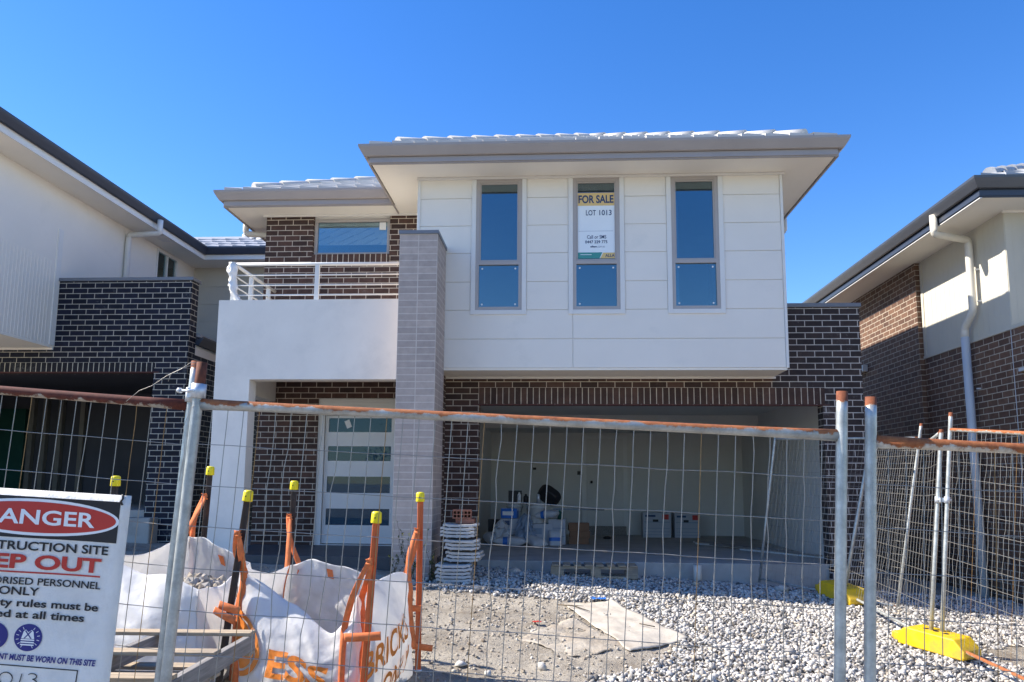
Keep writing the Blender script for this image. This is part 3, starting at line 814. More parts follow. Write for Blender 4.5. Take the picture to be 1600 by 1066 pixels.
# front balcony block with porch opening
YW = 9.85
b = MB()
b.wall('xz', -4.56, -1.95, -1.25, 2.42, YW, YW + 0.23, [(-4.085, -1.9, -1.3, 1.345)])
b.build('balcony_wall', M['render'], H, bevel=0.006)
b = MB()
b.box(-4.56, -4.33, YW + .23, YR, 1.22, 2.42)         # side parapet and beam
b.build('balcony_side', M['render'], H, bevel=0.005)
b = MB(); b.box(-4.33, -1.93, YW + .23, YR, 1.535, 1.70); b.build('porch_ceiling', M['soffit'], H)
b = MB(); b.box(-4.56, -1.5, YW - .05, YR + .2, -1.3, -0.93); b.build('porch_slab', M['porch'], H, bevel=0.006)
b = MB(); b.box(-1.96, -1.60, YW + .05, YR, -0.93, 1.535); b.build('porch_side_wall', M['brick'], H)
# railing
rl = MB()
RX, RY = -4.42, 9.96
rl.tube([(RX, RY, 2.945), (-1.97, RY, 2.935)], 0.024, 12)
rl.tube([(RX, RY, 2.945), (RX, YR - .01, 2.945)], 0.024, 12)
for f in (0.71, 0.44, 0.175):
    z = 2.42 + 0.52 * f
    rl.tube([(RX, RY, z), (-1.97, RY, z)], 0.010, 8); rl.tube([(RX, RY, z), (RX, YR - .01, z)], 0.010, 8)
rail = rl.build('balcony_railing', M['trim'], H)
for px, py in ((-4.42, RY), (-3.265, RY), (-4.42, 10.55), (-4.42, 11.2)):
    p = MB(); p.box(px - .03, px + .03, py - .02, py + .02, 2.42, 2.925); p.build('post', M['trim'], rail, bevel=0.003)
# grey block pillar
b = MB(); b.wall('xz', -2.015, -1.53, -1.3, 3.14, 9.35, 10.075); b.build('pillar', M['block'], H, uvoff=(2.015, -3.14 + 0.086 * 60), bevel=0.003)
b = MB(); b.box(-2.03, -1.515, 9.335, 10.085, 3.141, 3.19); b.build('pillar_cap', M['cap'], H, bevel=0.004)
# front door
fr = MB(); fr.wall('xz', -3.66, -2.18, -0.93, 1.275, YR + .03, YR + .14, [(-3.56, -2.28, -0.92, 1.015)])
df = fr.build('door_frame', M['trim'], H, bevel=0.004)
for k in range(5):
    q = MB(); q.box(-3.55, -2.2, YR + .018, YR + .031, 1.04 + k * .045, 1.075 + k * .045); q.build('louvre_strip', M['trim'], df)
dl = MB(); z0, z1 = -0.905, 1.01
gl = [(0.762, 0.975), (0.325, 0.548), (-0.155, 0.09), (-0.635, -0.39)]
dl.wall('xz', -3.555, -2.285, z0, z1, YR + .07, YR + .11, [(-3.505, -2.535, a, c) for a, c in gl])
door = dl.build('front_door', M['door'], H, bevel=0.003)
for a, c in gl:
    q = MB(); q.box(-3.51, -2.53, YR + .085, YR + .091, a - .005, c + .005); q.build('pane', M['glass_dark'], door)
q = MB(); q.lathe((-2.445, YR + .05, 0.165), [(0.001, -.03), (.026, -.028), (.03, -.01), (.014, 0), (.014, .03), (.03, .035)], 16, axis=Matrix.Rotation(R(-90), 3, 'X')); q.build('door_knob', M['black_plastic'], door)
q = MB(); q.box(-3.25, -3.17, YR + .082, YR + .084, .83, .95, mat=Matrix.Translation((-3.2, YR, .89)) @ Matrix.Rotation(R(-22), 4, 'Y') @ Matrix.Translation((3.2, -YR, -.89))); q.build('sticker', M['paper'], door)
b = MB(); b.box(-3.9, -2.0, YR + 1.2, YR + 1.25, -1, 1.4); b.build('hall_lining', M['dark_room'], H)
# crumpled dust sheet seen through the two lower door panes
b = MB(); n = 26
for (sx0, sx1, sz0, sz1, top) in ((-3.2, -2.55, -0.16, 0.10, .0), (-3.25, -2.62, -0.65, -0.42, .12)):
    base = len(b.v)
    for j in range(n):
        for i in range(n):
            u, v = i / (n - 1), j / (n - 1)
            hgt = (sz1 - sz0) * (0.35 + 0.65 * u if top else 1.0)
            b.v.append((sx0 + (sx1 - sx0) * u, YR + .22 + .10 * mnoise.noise(Vector((u * 5, v * 5, top * 9))), sz0 + hgt * v * (1 + .2 * mnoise.noise(Vector((u * 4, 3, top))))))
    for j in range(n - 1):
        for i in range(n - 1): b.face((base + j * n + i, base + j * n + i + 1, base + (j + 1) * n + i + 1, base + (j + 1) * n + i), None, 0, True)
tag(b.build('dust_sheet', M['carton_white']), 'crumpled white dust sheet behind the lower panes of the front door', 'dust sheet')

# plastic wrap on the railing corner post
w = MB(); seg, K = 18, 46
for k in range(K):
    t = k / (K - 1); z = 2.97 - 0.55 * t
    rad = 0.034 + 0.015 * math.exp(-((t - .22) / .2) ** 2) + 0.014 * math.exp(-((t - .66) / .12) ** 2)
    for j in range(seg):
        a = 2 * math.pi * j / seg
        rr = rad * (1 + 0.75 * mnoise.fractal(Vector((math.cos(a) * 1.6 + 4, math.sin(a) * 1.6, t * 5)), .8, 2.2, 4)) + .014 * max(0, math.sin(a * 3 + t * 14)) * (0.35 if k in (0, K - 1) else 1)
        w.v.append((RX - .022 + rr * math.cos(a) + .055 * t * t + (.05 * max(0, t - .75) * 4), RY - .012 + rr * math.sin(a), z))
for k in range(K - 1):
    for j in range(seg):
        w.face((k * seg + j, (k + 1) * seg + j, (k + 1) * seg + (j + 1) % seg, k * seg + (j + 1) % seg), None, 0, True)
tag(w.build('plastic_wrap', M['paper']), 'white plastic wrapped round the corner post of the balcony railing', 'wrap')

# for sale poster in the middle window
P0 = (0.262, 0.758, 3.024, 3.947); PY = YB + 0.0195
pt = thing('sale_poster', 'for sale poster in the middle upstairs window', 'poster', (0.51, PY, P0[2]))
b = MB(); b.box(P0[0], P0[1], PY, PY + .004, P0[2], P0[3]); b.build('sheet', M['poster'], pt)
b = MB(); b.box(P0[0], P0[1], PY - .0015, PY - .0005, 3.765, P0[3]); b.build('header', M['ink_gold'], pt)
def ptext(txt, cx, cz, wdt, hgt, mt, bold=0.0, align='CENTER', y=PY - .002):
    m_ = MB(); add_text(m_, text_polys(txt, wdt, hgt, bold, align=align), lambda x, z: (cx + x, y, cz + z)); m_.build('lettering', mt, pt)
ptext('FOR SALE', .51, 3.857, .475, .115, M['ink_navy'], .03, y=PY - .0025)
ptext('LOT', .44, 3.665, .135, .075, M['ink_navy'], .012); ptext('1013', .637, 3.665, .165, .075, M['ink_navy'], .012)
ptext('Call or SMS', .515, 3.325, .26, .05, M['ink_navy'], .01)
ptext('0447 229 775', .51, 3.255, .30, .042, M['ink_navy'], .02)
ptext('allam', .475, 3.190, .09, .026, M['ink_navy'], .03); ptext('.com.au', .575, 3.187, .10, .022, M['ink_grey'])
b = MB(); b.box(P0[0] + .01, P0[1] - .02, PY - .0015, PY - .0005, 3.405, 3.409); b.build('rule', M['ink_grey'], pt)
b = MB(); b.quad([(P0[0], PY - .001, P0[2]), (P0[0] + .29, PY - .001, P0[2]), (P0[0] + .33, PY - .001, P0[2] + .085), (P0[0], PY - .001, P0[2] + .085)]); b.build('footer', M['ink_teal'], pt)
b = MB(); b.quad([(P0[0] + .30, PY - .001, P0[2]), (P0[1], PY - .001, P0[2]), (P0[1], PY - .001, P0[2] + .08), (P0[0] + .34, PY - .001, P0[2] + .08)]); b.build('footer', M['ink_gold'], pt)
ptext('ALLA', .692, P0[2] + .04, .125, .042, M['ink_navy'], .02, y=PY - .002)
b = MB(); b.box(P0[0] + .035, P0[0] + .185, PY - .0022, PY - .0018, P0[2] + .050, P0[2] + .058); b.build('rule', M['poster'], pt)

# ------------------------------------------------------------------ neighbour on the left
L = thing('house', 'neighbouring pale house with blue black brick garage, on the left edge', 'house', (-8, 11.55, -0.6))
YL = 11.55
b = MB()
b.wall('xz', -13, -5.80, -1.0, 3.16, YL, YL + 0.23, [(-12.0, -6.33, -1.1, 1.69)])
b.build('garage_wall', M['brick_navy'], L, uvoff=(0.07, -1.844 + 8.6))
b = MB(); b.box(-13, -5.775, YL - .03, YL + .26, 3.162, 3.215); b.build('parapet_cap', M['cap'], L, bevel=.004)
b = MB(); b.box(-12.1, -6.33, YL - .005, YL + .12, 1.700, 1.844); b.build('rowlock_course', M['rowlock_navy'], L, uvoff=(0.0, -1.7 + 4 + 0.03))
b = MB(); b.box(-12.1, -6.25, YL - .008, YL + .13, 1.684, 1.698); b.build('lintel', M['steel_red'], L)
b = MB(); b.box(-6.03, -5.80, YL + .23, 17.5, -1.0, 2.0); b.build('garage_side_wall', M['brick_navy'], L, uvoff=(0, -1.844 + 8.6))
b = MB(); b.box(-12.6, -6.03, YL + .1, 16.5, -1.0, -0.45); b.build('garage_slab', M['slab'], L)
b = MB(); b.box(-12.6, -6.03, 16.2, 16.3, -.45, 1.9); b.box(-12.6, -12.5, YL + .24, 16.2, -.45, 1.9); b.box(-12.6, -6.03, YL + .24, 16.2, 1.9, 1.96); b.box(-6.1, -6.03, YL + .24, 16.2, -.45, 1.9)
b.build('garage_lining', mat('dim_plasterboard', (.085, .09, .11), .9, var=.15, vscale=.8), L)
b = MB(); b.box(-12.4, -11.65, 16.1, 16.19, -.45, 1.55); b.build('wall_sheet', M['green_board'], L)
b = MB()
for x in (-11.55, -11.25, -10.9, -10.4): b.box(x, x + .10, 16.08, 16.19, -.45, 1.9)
b.build('stud', mat('dim_timber_stud', (.22, .21, .19), .9, var=.15), L)
b = MB(); b.box(-6.55, -6.1, YL - .25, YL + .02, -1.2, -.55); b.build('footing', M['slab'], L, bevel=.02)
# upper storey: front box overhanging, side wall, rear wing
b = MB(); b.wall('yz', 9.62, 16.0, 2.115, 4.66, -8.10, -8.0, [(14.42, 15.22, 3.35, 4.60)])
b.build('upper_wall', M['cladding'], L)
b = MB(); b.box(-8.005, -7.985, YL - .12, YL - .002, 2.115, 4.0); b.build('wall_trim', M['trim'], L)
g = MB()
for k in range(22): g.box(-8.0, -7.995, 9.74 + k * .075, 9.75 + k * .075, 2.115, 3.45)
g.build('batten', M['cladding'], L)
b = MB(); b.box(-13, -8.1, 9.62, 9.72, 2.115, 4.66); b.build('front_upper_wall', M['cladding'], L)
b = MB(); b.box(-13, -8.0, 9.65, YL, 2.08, 2.113); b.build('overhang_soffit', M['soffit'], L)
b = MB(); b.box(-13, -8.0, YL - .03, YL - .001, 2.05, 2.079); b.build('soffit_bead', M['soffit'], L)
wl = MB(); wl.wall('yz', 14.40, 15.24, 3.32, 4.62, -8.06, -7.985, [(14.45, 14.80, 3.37, 4.57), (14.84, 15.19, 3.37, 4.57)]); wo = wl.build('window', M['trim'], L)
for y0, y1 in ((14.44, 14.81), (14.83, 15.20)):
    q = MB(); q.box(-8.03, -8.025, y0, y1, 3.36, 4.58); q.build('pane', M['glass'], wo)
b = MB(); b.box(-8.2, -8.19, 14.4, 15.25, 3.3, 4.6); b.build('pale_backing', M['plaster'], L)  # pale sheet added behind the panes to make them look lighter
b = MB(); b.box(-8.1, -5.95, 16.0, 16.1, 1.6, 4.66)
for k in range(6): b.box(-8.0, -5.95, 15.99, 16.001, 4.62 - (k + 1) * .39, 4.62 - k * .39 - .012)
b.build('rear_wing_wall', M['greige'], L)
ZL = 4.655
b = MB(); b.box(-8.0, -7.50, 9.2, 16.0, ZL, ZL + .03); b.box(-13, -8.0, 9.2, 9.62, ZL, ZL + .03); b.box(-7.5, -5.72, 15.36, 16.0, ZL, ZL + .03); b.box(-5.95, -5.72, 16.0, 24, ZL, ZL + .03); b.build('soffit', M['soffit'], L)
b = MB(); b.box(-7.50, -7.475, 9.17, 15.36, ZL - .01, ZL + .13); b.box(-13, -7.475, 9.145, 9.17, ZL - .01, ZL + .13); b.box(-7.475, -5.695, 15.335, 15.36, ZL - .01, ZL + .13); b.box(-5.72, -5.695, 15.36, 24, ZL - .01, ZL + .13)
b.build('fascia', M['trim'], L)
b = MB()
zt = ZL + .235
gutter_run(b, (-7.475, 9.145), (-7.475, 15.34), (1, 0), zt, (.118, -.118))
gutter_run(b, (-13, 9.145), (-7.475, 9.145), (0, -1), zt, (0, .118))
gutter_run(b, (-7.475, 15.335), (-5.695, 15.335), (0, -1), zt, (-.118, .118))
gutter_run(b, (-5.695, 15.335), (-5.695, 24), (1, 0), zt, (.118, 0))
b.box(-7.475, -7.46, 9.16, 15.33, ZL + .10, zt - .02); b.box(-7.46, -5.7, 15.32, 15.334, ZL + .10, zt - .02); b.box(-5.694, -5.68, 15.34, 24, ZL + .10, zt - .02)
b.build('gutter', M['navy'], L)
b = MB()
roof_side(b, (-7.40, 9.1, zt - .01), (-7.40, 15.3, zt - .01), (-1, 0), R(21), 3.0, True, False, th=.022)
roof_side(b, (-9.2, 15.27, zt - .01), (-5.62, 15.27, zt - .01), (0, 1), R(25.5), 1.7, False, True)
roof_side(b, (-5.62, 15.27, zt - .01), (-5.62, 24, zt - .01), (-1, 0), R(25.5), 1.7, True, False)
hip_caps(b, (-5.67, 15.32, zt + .01), (-7.3, 16.95, zt + .01 + 1.63 * math.tan(R(25.5))), 6)
b.build('roof', M['tile_grey'], L)
b = MB(); elbow_pipe(b, [(-7.36, 13.3, zt - .1), (-7.36, 13.3, ZL - .12), (-7.94, 13.3, ZL - .14), (-7.94, 13.3, 2.6)], .05); b.build('downpipe', M['trim'], L)
b = MB(); b.box(-7.72, -7.55, 13.9, 14.1, ZL - .015, ZL - .001); b.build('vent', M['trim'], L)
# low garage roof edge behind the parapet
b = MB(); gutter_run(b, (-5.80, YL + .24), (-5.80, 18), (1, 0), 2.30, (0, 0)); b.box(-6.6, -5.8, YL + .24, 18, 2.17, 2.21); b.build('garage_gutter', M['navy'], L)
b = MB(); b.box(-5.82, -5.80, YL + .24, 18, 2.0, 2.16); b.build('garage_fascia', M['soffit'], L)
b = MB(); roof_side(b, (-5.76, YL + .3, 2.30), (-5.76, 18, 2.30), (-1, 0), R(14), 1.6, False, False); b.build('garage_roof', M['tile_grey'], L)

# ------------------------------------------------------------------ neighbour on the right
Q = thing('house', 'neighbouring house with cream panel over chocolate brick side wall, on the right edge', 'house', (5.85, 10.1, -1.6))
XQ = 5.85; ZQ = 3.61
b = MB(); b.wall('yz', 6.0, 12.52, -1.75, 2.03, XQ, XQ + .23, [(7.9, 9.98, 0.9, 1.46)]); b.build('lower_wall', M['brick_right'], Q, uvoff=(0, -2.03 + 8.6))
b = MB(); b.box(XQ - .012, XQ + .0, 6.0, 12.53, 2.03, 2.075); b.build('band', M['greige'], Q)
b = MB(); b.box(XQ, XQ + .15, 10.11, 12.5, 2.03, ZQ); b.build('upper_panel', M['greige'], Q)
b = MB()
for y in (10.11, 12.42): b.box(XQ - .012, XQ - .0005, y, y + .07, 2.076, ZQ - .03)
for k in range(15): b.box(XQ - .002, XQ - .0003, 10.35 + .14 * k, 10.356 + .14 * k, 2.076, ZQ - .03)
b.build('panel_trim', M['greige'], Q)
b = MB(); b.box(XQ - .07, XQ + .2, 12.52, 22, -1.75, ZQ); b.build('upper_brick_wall', M['brick_right'], Q, uvoff=(.1, -2.03 + 8.6))
b = MB(); b.box(XQ - .003, 12, 10.10, 10.25, 2.03, ZQ)
for k in range(10): b.box(5.93 + k * .16, 5.936 + k * .16, 10.098, 10.10, 2.03, ZQ)
b.build('front_wall', M['greige'], Q)
b = MB(); b.box(XQ - .03, 12, 10.07, 10.099, ZQ - .03, ZQ - .001); b.build('soffit_bead', M['soffit'], Q)
b = MB(); b.box(XQ - .004, XQ - .0005, 10.14, 10.152, -1.7, 2.03); b.build('control_joint', M['dpipe_grey'], Q)
b = MB(); b.box(5.28, XQ + .15, 9.58, 22, ZQ, ZQ + .03); b.box(XQ + .15, 12, 9.58, 10.1, ZQ, ZQ + .03); b.build('soffit', M['soffit'], Q)
b = MB(); b.box(5.265, 5.285, 9.56, 22, ZQ - .012, ZQ + .19); b.box(5.285, 12, 9.56, 9.58, ZQ - .012, ZQ + .19); b.box(5.252, 5.265, 9.55, 22, ZQ + .005, ZQ + .075); b.box(5.253, 12, 9.548, 9.56, ZQ + .005, ZQ + .075)
b.build('fascia', M['navy'], Q)
b = MB(); b.box(5.262, 5.29, 9.56, 22, ZQ - .022, ZQ - .0125); b.build('fascia_edge', M['trim'], Q)
b = MB(); zq = ZQ + .235
gutter_run(b, (5.265, 22), (5.265, 9.56), (-1, 0), zq, (0, .118)); gutter_run(b, (5.265, 9.56), (12, 9.56), (0, -1), zq, (.118, 0)); b.build('gutter', M['gutter_dark'], Q)
b = MB(); roof_side(b, (5.20, 9.50, zq - .005), (12, 9.50, zq - .005), (0, 1), R(25.5), 3, True, False); roof_side(b, (5.20, 22, zq - .005), (5.20, 9.50, zq - .005), (1, 0), R(25.5), 3, False, True, th=.022)
hip_caps(b, (5.25, 9.55, zq + .01), (8.2, 12.5, zq + 2.9 * math.tan(R(25.5))), 9); b.build('roof', M['tile_grey'], Q)
b = MB(); elbow_pipe(b, [(5.20, 10.62, zq - .1), (5.20, 10.62, ZQ - .14), (XQ - .10, 10.82, ZQ - .16), (XQ - .10, 10.82, 2.42), (XQ - .12, 11.03, 2.22), (XQ - .12, 11.03, 2.06)], .05, 16)
dq = b.build('downpipe', M['dpipe'], Q)
b = MB(); b.tube([(XQ - .12, 11.03, 2.10), (XQ - .12, 10.98, -1.66)], .056, 18); b.build('lower_pipe', M['dpipe_grey'], dq)  # greyer than the upper pipe: its shade is put into the colour
for z in (2.55, 1.35, 3.0):
    q = MB(); q.box(XQ - .05, XQ + .0, 10.76 if z > 2 else 10.94, 10.79 if z > 2 else 10.97, z, z + .02); q.build('bracket', M['dpipe_grey'], dq)
wl = MB(); wl.wall('yz', 7.9, 9.98, .9, 1.46, XQ + .05, XQ + .11, [(7.96, 9.92, .96, 1.40)]); wo = wl.build('window', M['dpipe_grey'], Q)
q = MB(); q.box(XQ + .07, XQ + .075, 7.95, 9.93, .95, 1.41); q.build('pane', M['glass'], wo)
q = MB(); q.box(XQ - .03, XQ + .05, 7.9, 10.0, 1.46, 1.5); q.build('window_head', M['dpipe_grey'], Q)
b = MB(); b.box(XQ - .16, XQ - .06, 14.6, 15.3, 2.14, 2.26); b.build('window_sill', M['dpipe_grey'], Q)
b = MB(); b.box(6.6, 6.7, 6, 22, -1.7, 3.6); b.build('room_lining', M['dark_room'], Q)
# ------------------------------------------------------------------ temporary fence panels
def fence_panel(label, At, Ab, Bt, Bb, rail='rail_rust_top', posta='post', postb='post', ext=(0.157, 0.157), r=0.0195, rr=0.0175,
                wr=0.0016, step=0.06, rowstep=0.15, seed=1, kinks=(), rust=(), sag=None, wavy=0.0017, weave=0.0025, flare=0.0, dn_ext=0.05, s_rng=(0, 1)):
    At, Ab, Bt, Bb = map(Vector, (At, Ab, Bt, Bb))
    rnd = random.Random(seed)
    t = thing('mesh_fence', label, 'fence', tuple(Ab), 'temporary mesh fence panels')
    nrm = (Bt - At).cross(Ab - At).normalized()
    if nrm.y > 0: nrm = -nrm
    W = (Bt - At).length; Hh = (Ab - At).length
    def P(s, q, n=0.0):
        p = At.lerp(Bt, s).lerp(Ab.lerp(Bb, s), q) + nrm * n
        if sag: p = p + Vector((0, 0, sag(s) * max(0, 1 - q * 2)))
        return p
    for top, bot, mt, ex in ((At, Ab, posta, ext[0]), (Bt, Bb, postb, ext[1])):
        d = (bot - top).normalized()
        m_ = MB(); m_.tube([top - d * ex, top - d * (ex * .5), top.lerp(bot, .3), top.lerp(bot, .6), bot + d * dn_ext], r, 16)
        m_.build('post', M[mt], t)
    m_ = MB(); N = 16; pts, rad = [], []
    e = r * .7 / W
    for i in range(N + 1):
        s = e + (1 - 2 * e) * i / N
        pts.append(P(s, 0)); f = flare * math.exp(-min(i, N - i) * .9)
        rad.append((rr * (1 - f * .6), rr * (1 + f)))
    m_.tube(pts, rad, 14); m_.build('top_rail', M[rail], t)
    m_ = MB(); m_.tube([P(e, 1), P(.3, 1), P(.7, 1), P(1 - e, 1)], rr * .9, 12); m_.build('bottom_rail', M[rail if 'orange' in rail else 'post'], t)
    nv = int(W / step); nr = int(Hh / rowstep + .5)
    mm = MB()
    offs = {}
    for i in range(1, nv):
        s = i * step / W
        if s < s_rng[0] or s > s_rng[1]: continue
        mi = 1 if i in rust else 0
        k = 0.25 + rnd.random() * .5
        if i in kinks or rnd.random() < .06: k = 3.5 + 3 * rnd.random()
        ph = rnd.random() * 9
        pts = []
        K = nr * 2
        for j in range(K + 1):
            q = j / K
            du = wavy * k * mnoise.noise(Vector((ph, j * .42, seed))) * 2.2 / W
            if j == 0: du = 0
            pts.append(P(s + du, q, 0.0 if j % 2 else weave * 0.2))
        mm.tube(pts, wr * (0.9 if mi else 1), 6, mi, cap=False)
    for j in range(1, nr):
        q = j * rowstep / Hh
        pts = []
        K = nv * 2
        for i in range(K + 1):
            s = i / K
            if s < s_rng[0] - .01 or s > s_rng[1] + .01: continue
            z = 0.0035 * mnoise.noise(Vector((i * .13, j * 3.1, seed)))
            p = P(s, q + z / Hh, (weave if (i // 2 + j) % 2 else -weave))
            pts.append(p)
        mm.tube(pts, wr, 6, 0, cap=False)
    mm.build('wire_mesh', [M['wire'], M['wire_rust']], t)
    return t

def near_panel(label, x0, z0, x1, z1, y, **kw):
    lean = 0.055; Hh = 2.06
    d = Vector((-lean, -0.0, -1)).normalized() * Hh
    A = Vector((x0, y, z0)); B = Vector((x1, y, z1))
    return fence_panel(label, A, A + d, B, B + d, **kw)

near_panel('middle near fence panel with orange rust lining its silver top rail', -1.347, .287, .999, .178, 2.78,
           rail='rail_rust_top', posta='post_rusty', seed=3, kinks=(5, 6, 8, 19, 29, 34, 35, 36, 37), rust=(4, 12, 18, 31), flare=.25)
near_panel('left near fence panel with dark red rusted top rail, carrying the danger sign', -3.76, .465, -1.392, .286, 2.826,
           rail='rail_rust_full', seed=5, kinks=(20, 33), rust=(29, 36, 38), ext=(.157, .17), flare=.25, r=.0185)
near_panel('right near fence panel with brown rusted rail, right of the gap between posts', 1.098, .158, 3.45, .048, 2.78,
           rail='rail_rust_orange', seed=8, rust=(7, 9), kinks=(), flare=.3, rr=.0185)
# rear side fence
fence_panel('leaning side fence panel with orange rusted rail, nearest the right house downpipe', (3.735, 7.57, .545), (3.535, 7.57, -1.41), (4.15, 5.2, .30), (3.95, 5.2, -1.66),
            rail='rail_rust_orange', seed=12, rust=(6, 14), kinks=(3, 5, 9, 12, 15, 18, 20, 22), wavy=.0035, ext=(.165, .157), wr=.0017)
fence_panel('leaning side fence panel with bent silver top rail between the two yellow feet', (3.685, 7.64, .53), (3.46, 7.62, -1.40), (3.74, 9.5, .50), (3.355, 9.5, -1.24),
            rail='post', seed=14, sag=lambda s: -.075 * min(1, s / .14) * max(0, 1 - s) ** .5, ext=(.02, .05), wr=.0017, rr=.016, kinks=(4, 9, 17), wavy=.005)
fence_panel('farthest leaning side fence panel, one post against the garage slab', (4.16, 9.14, .56), (3.81, 9.14, -1.34), (2.93, 10.62, .63), (2.665, 10.62, -1.22),
            rail='post', seed=16, ext=(.17, .17), wr=.0016, rr=.015, r=.017, wavy=.004)

c = thing('pipe_clamp', 'galvanised clamp joining the two near posts left of the bags', 'clamp', (-1.37, 2.80, .33))
b = MB()
b.tube([(-1.3445, 2.78, .362), (-1.3475, 2.78, .308)], .0275, 18); b.tube([(-1.3875, 2.826, .352), (-1.3905, 2.826, .298)], .0265, 18)
b.box(-1.392, -1.345, 2.785, 2.82, .312, .350)
b.build('collar', M['clamp'], c)
b = MB(); b.tube([(-1.43, 2.79, .338), (-1.35, 2.75, .334)], .005, 8); b.tube([(-1.425, 2.785, .338), (-1.415, 2.78, .338)], .011, 6); b.build('bolt', M['clamp'], c)
c = thing('pipe_clamp', 'small pale clamp joining two posts above the nearer yellow foot', 'clamp', (3.65, 7.6, -.1))
b = MB(); b.tube([(3.668, 7.57, -.09), (3.662, 7.57, -.15)], .027, 14); b.tube([(3.61, 7.63, -.09), (3.604, 7.63, -.15)], .027, 14); b.box(3.605, 3.665, 7.575, 7.625, -.14, -.10); b.build('collar', M['clamp'], c)
b = MB(); b.tube([(3.59, 7.60, -.12), (3.70, 7.55, -.12)], .006, 8); b.build('bolt', M['clamp'], c)
b = MB()
b.tube([(-1.35, 2.77, .435), (-1.40, 2.77, .425), (-1.47, 2.77, .39), (-1.52, 2.77, .355), (-1.57, 2.77, .335), (-1.62, 2.775, .295)], .0012, 5)
b.tube([(-1.335, 2.77, .44), (-1.375, 2.768, .443), (-1.41, 2.768, .418), (-1.45, 2.77, .40), (-1.46, 2.77, .37)], .0010, 5)
b.tube([(-1.33, 2.765, .30), (-1.36, 2.76, .27), (-1.385, 2.76, .20), (-1.375, 2.76, .10), (-1.39, 2.762, .0)], .0010, 5)
tag(b.build('tie_wire', M['wire']), 'loose silver tie wire trailing left from the rusty near post', 'wire')

def fence_foot(label, cx, cy, ang, L, dz=0.0):
    t = thing('yellow_block', label, 'fence block', (0, 0, 0), 'yellow plastic fence feet')
    Wd, Hh = .25, .17
    b = MB()
    h = L / 2
    prof = [(-h, .0), (h - .02, .0), (h, .03), (h, .075), (h - .10, Hh), (-h + .14, Hh), (-h + .10, Hh + .004), (-h + .05, Hh - .02), (-h, .10)]
    b.prism([(p[0], p[1]) for p in prof][::-1], 'y', -Wd / 2, Wd / 2)
    o = b.build('block', M['yellow'], t, local=True, bevel=.012)
    e = MB()
    e.box(-h - .055, -h + .02, -Wd / 2 + .01, -.035, .02, .10); e.box(-h - .055, -h + .02, .035, Wd / 2 - .01, .02, .10)
    e.box(-h - .075, -h - .045, -Wd / 2 + .01, Wd / 2 - .01, .035, .095)
    e.build('handle', M['yellow'], t, local=True, bevel=.010)
    e = MB()
    for x in (-.12, -.02, .08): e.tube([(x, 0, Hh - .005), (x, 0, Hh + .0015)], .026, 14)
    e.build('socket', M['black_plastic'], t, local=True)
    t.location = (cx, cy, G(cx, cy) + dz); t.rotation_euler = (R(2), R(4), ang)
    return t
fence_foot('bright yellow plastic fence foot in the sun, holding the two clamped posts', 3.50, 7.57, math.atan2(-.67, .38), .66, .035)
fence_foot('dull yellow plastic fence foot at the edge of the house shadow', 3.34, 9.50, math.atan2(-.85, .17), .70, .02)

# ------------------------------------------------------------------ danger sign on the left panel
SW, SH = .70, 1.06
st = thing('danger_sign', 'white danger construction site sign on the left near fence panel', 'sign', (-1.568, 2.765, -.055))
th = R(2.9)
sx = Vector((math.cos(th), 0, -math.sin(th))); sz = Vector((math.sin(th), 0, math.cos(th)))
S0 = Vector((-1.568, 2.765, -.055))
def SP(x, z, y=0.0):
    """sign coordinates: x leftwards negative, z downwards negative from the top right corner"""
    bow = .012 * math.sin(x * 9) * math.sin(z * 5)
    return S0 + sx * x + sz * (z * .955) + Vector((0, bow - y, 0))
b = MB(); n1, n2 = 14, 18
for j in range(n2 + 1):
    for i in range(n1 + 1): b.v.append(tuple(SP(-SW * i / n1, -SH * j / n2)))
for j in range(n2):
    for i in range(n1): b.face((j * (n1 + 1) + i, j * (n1 + 1) + i + 1, (j + 1) * (n1 + 1) + i + 1, (j + 1) * (n1 + 1) + i), None, 0, True)
o = b.build('board', M['sign_white'], st); sm = o.modifiers.new('solid', 'SOLIDIFY'); sm.thickness = .003; sm.offset = 1 if False else -1
KX, KZ = .00244, .00228
def grid_patch(name, f, mt, y, n=(16, 8)):
    b = MB()
    for j in range(n[1] + 1):
        for i in range(n[0] + 1): b.v.append(tuple(SP(*f(i / n[0], j / n[1]), y)))
    for j in range(n[1]):
        for i in range(n[0]):
            k = j * (n[0] + 1) + i
            b.face((k, k + n[0] + 1, k + n[0] + 2, k + 1), None, 0, True)
    return b.build(name, M[mt], st)
def ell(name, cx, cz, rx, rz, mt, y):
    return grid_patch(name, lambda u, v: (cx + rx * v * math.cos(2 * math.pi * u), cz + rz * v * math.sin(2 * math.pi * u)), mt, y, (48, 6))
def stext(txt, cx, cz, w, h, mt, bold=0.0, y=.004, shear=0.0, align='CENTER'):
    m_ = MB(); add_text(m_, text_polys(txt, w, h, bold, shear, sub=.03, align=align), lambda x, z: SP(cx + x, cz + z, y)); return m_.build('lettering', M[mt], st)
CX = -.35
grid_patch('header_panel', lambda u, v: (-.037 - (SW - .074) * u, -.026 - .157 * v), 'ink_black', .0015)
ell('oval_border', CX, -.103, .316, .070, 'ink_white', .002); ell('oval', CX, -.103, .304, .059, 'ink_red', .0027)
stext('DANGER', CX + .005, -.103, .435, .057, 'ink_white', .02, .0040)
stext('CONSTRUCTION SITE', CX, -.213, .573, .034, 'ink_black', .022)
stext('KEEP OUT', CX, -.272, .53, .056, 'ink_red', .035)
grid_patch('rule', lambda u, v: (CX - .265 + .53 * (1 - u), -.309 - .006 * v), 'ink_red', .002)
stext('UNAUTHORISED PERSONNEL', -.078, -.345, .58, .027, 'ink_black', .016, align='RIGHT')
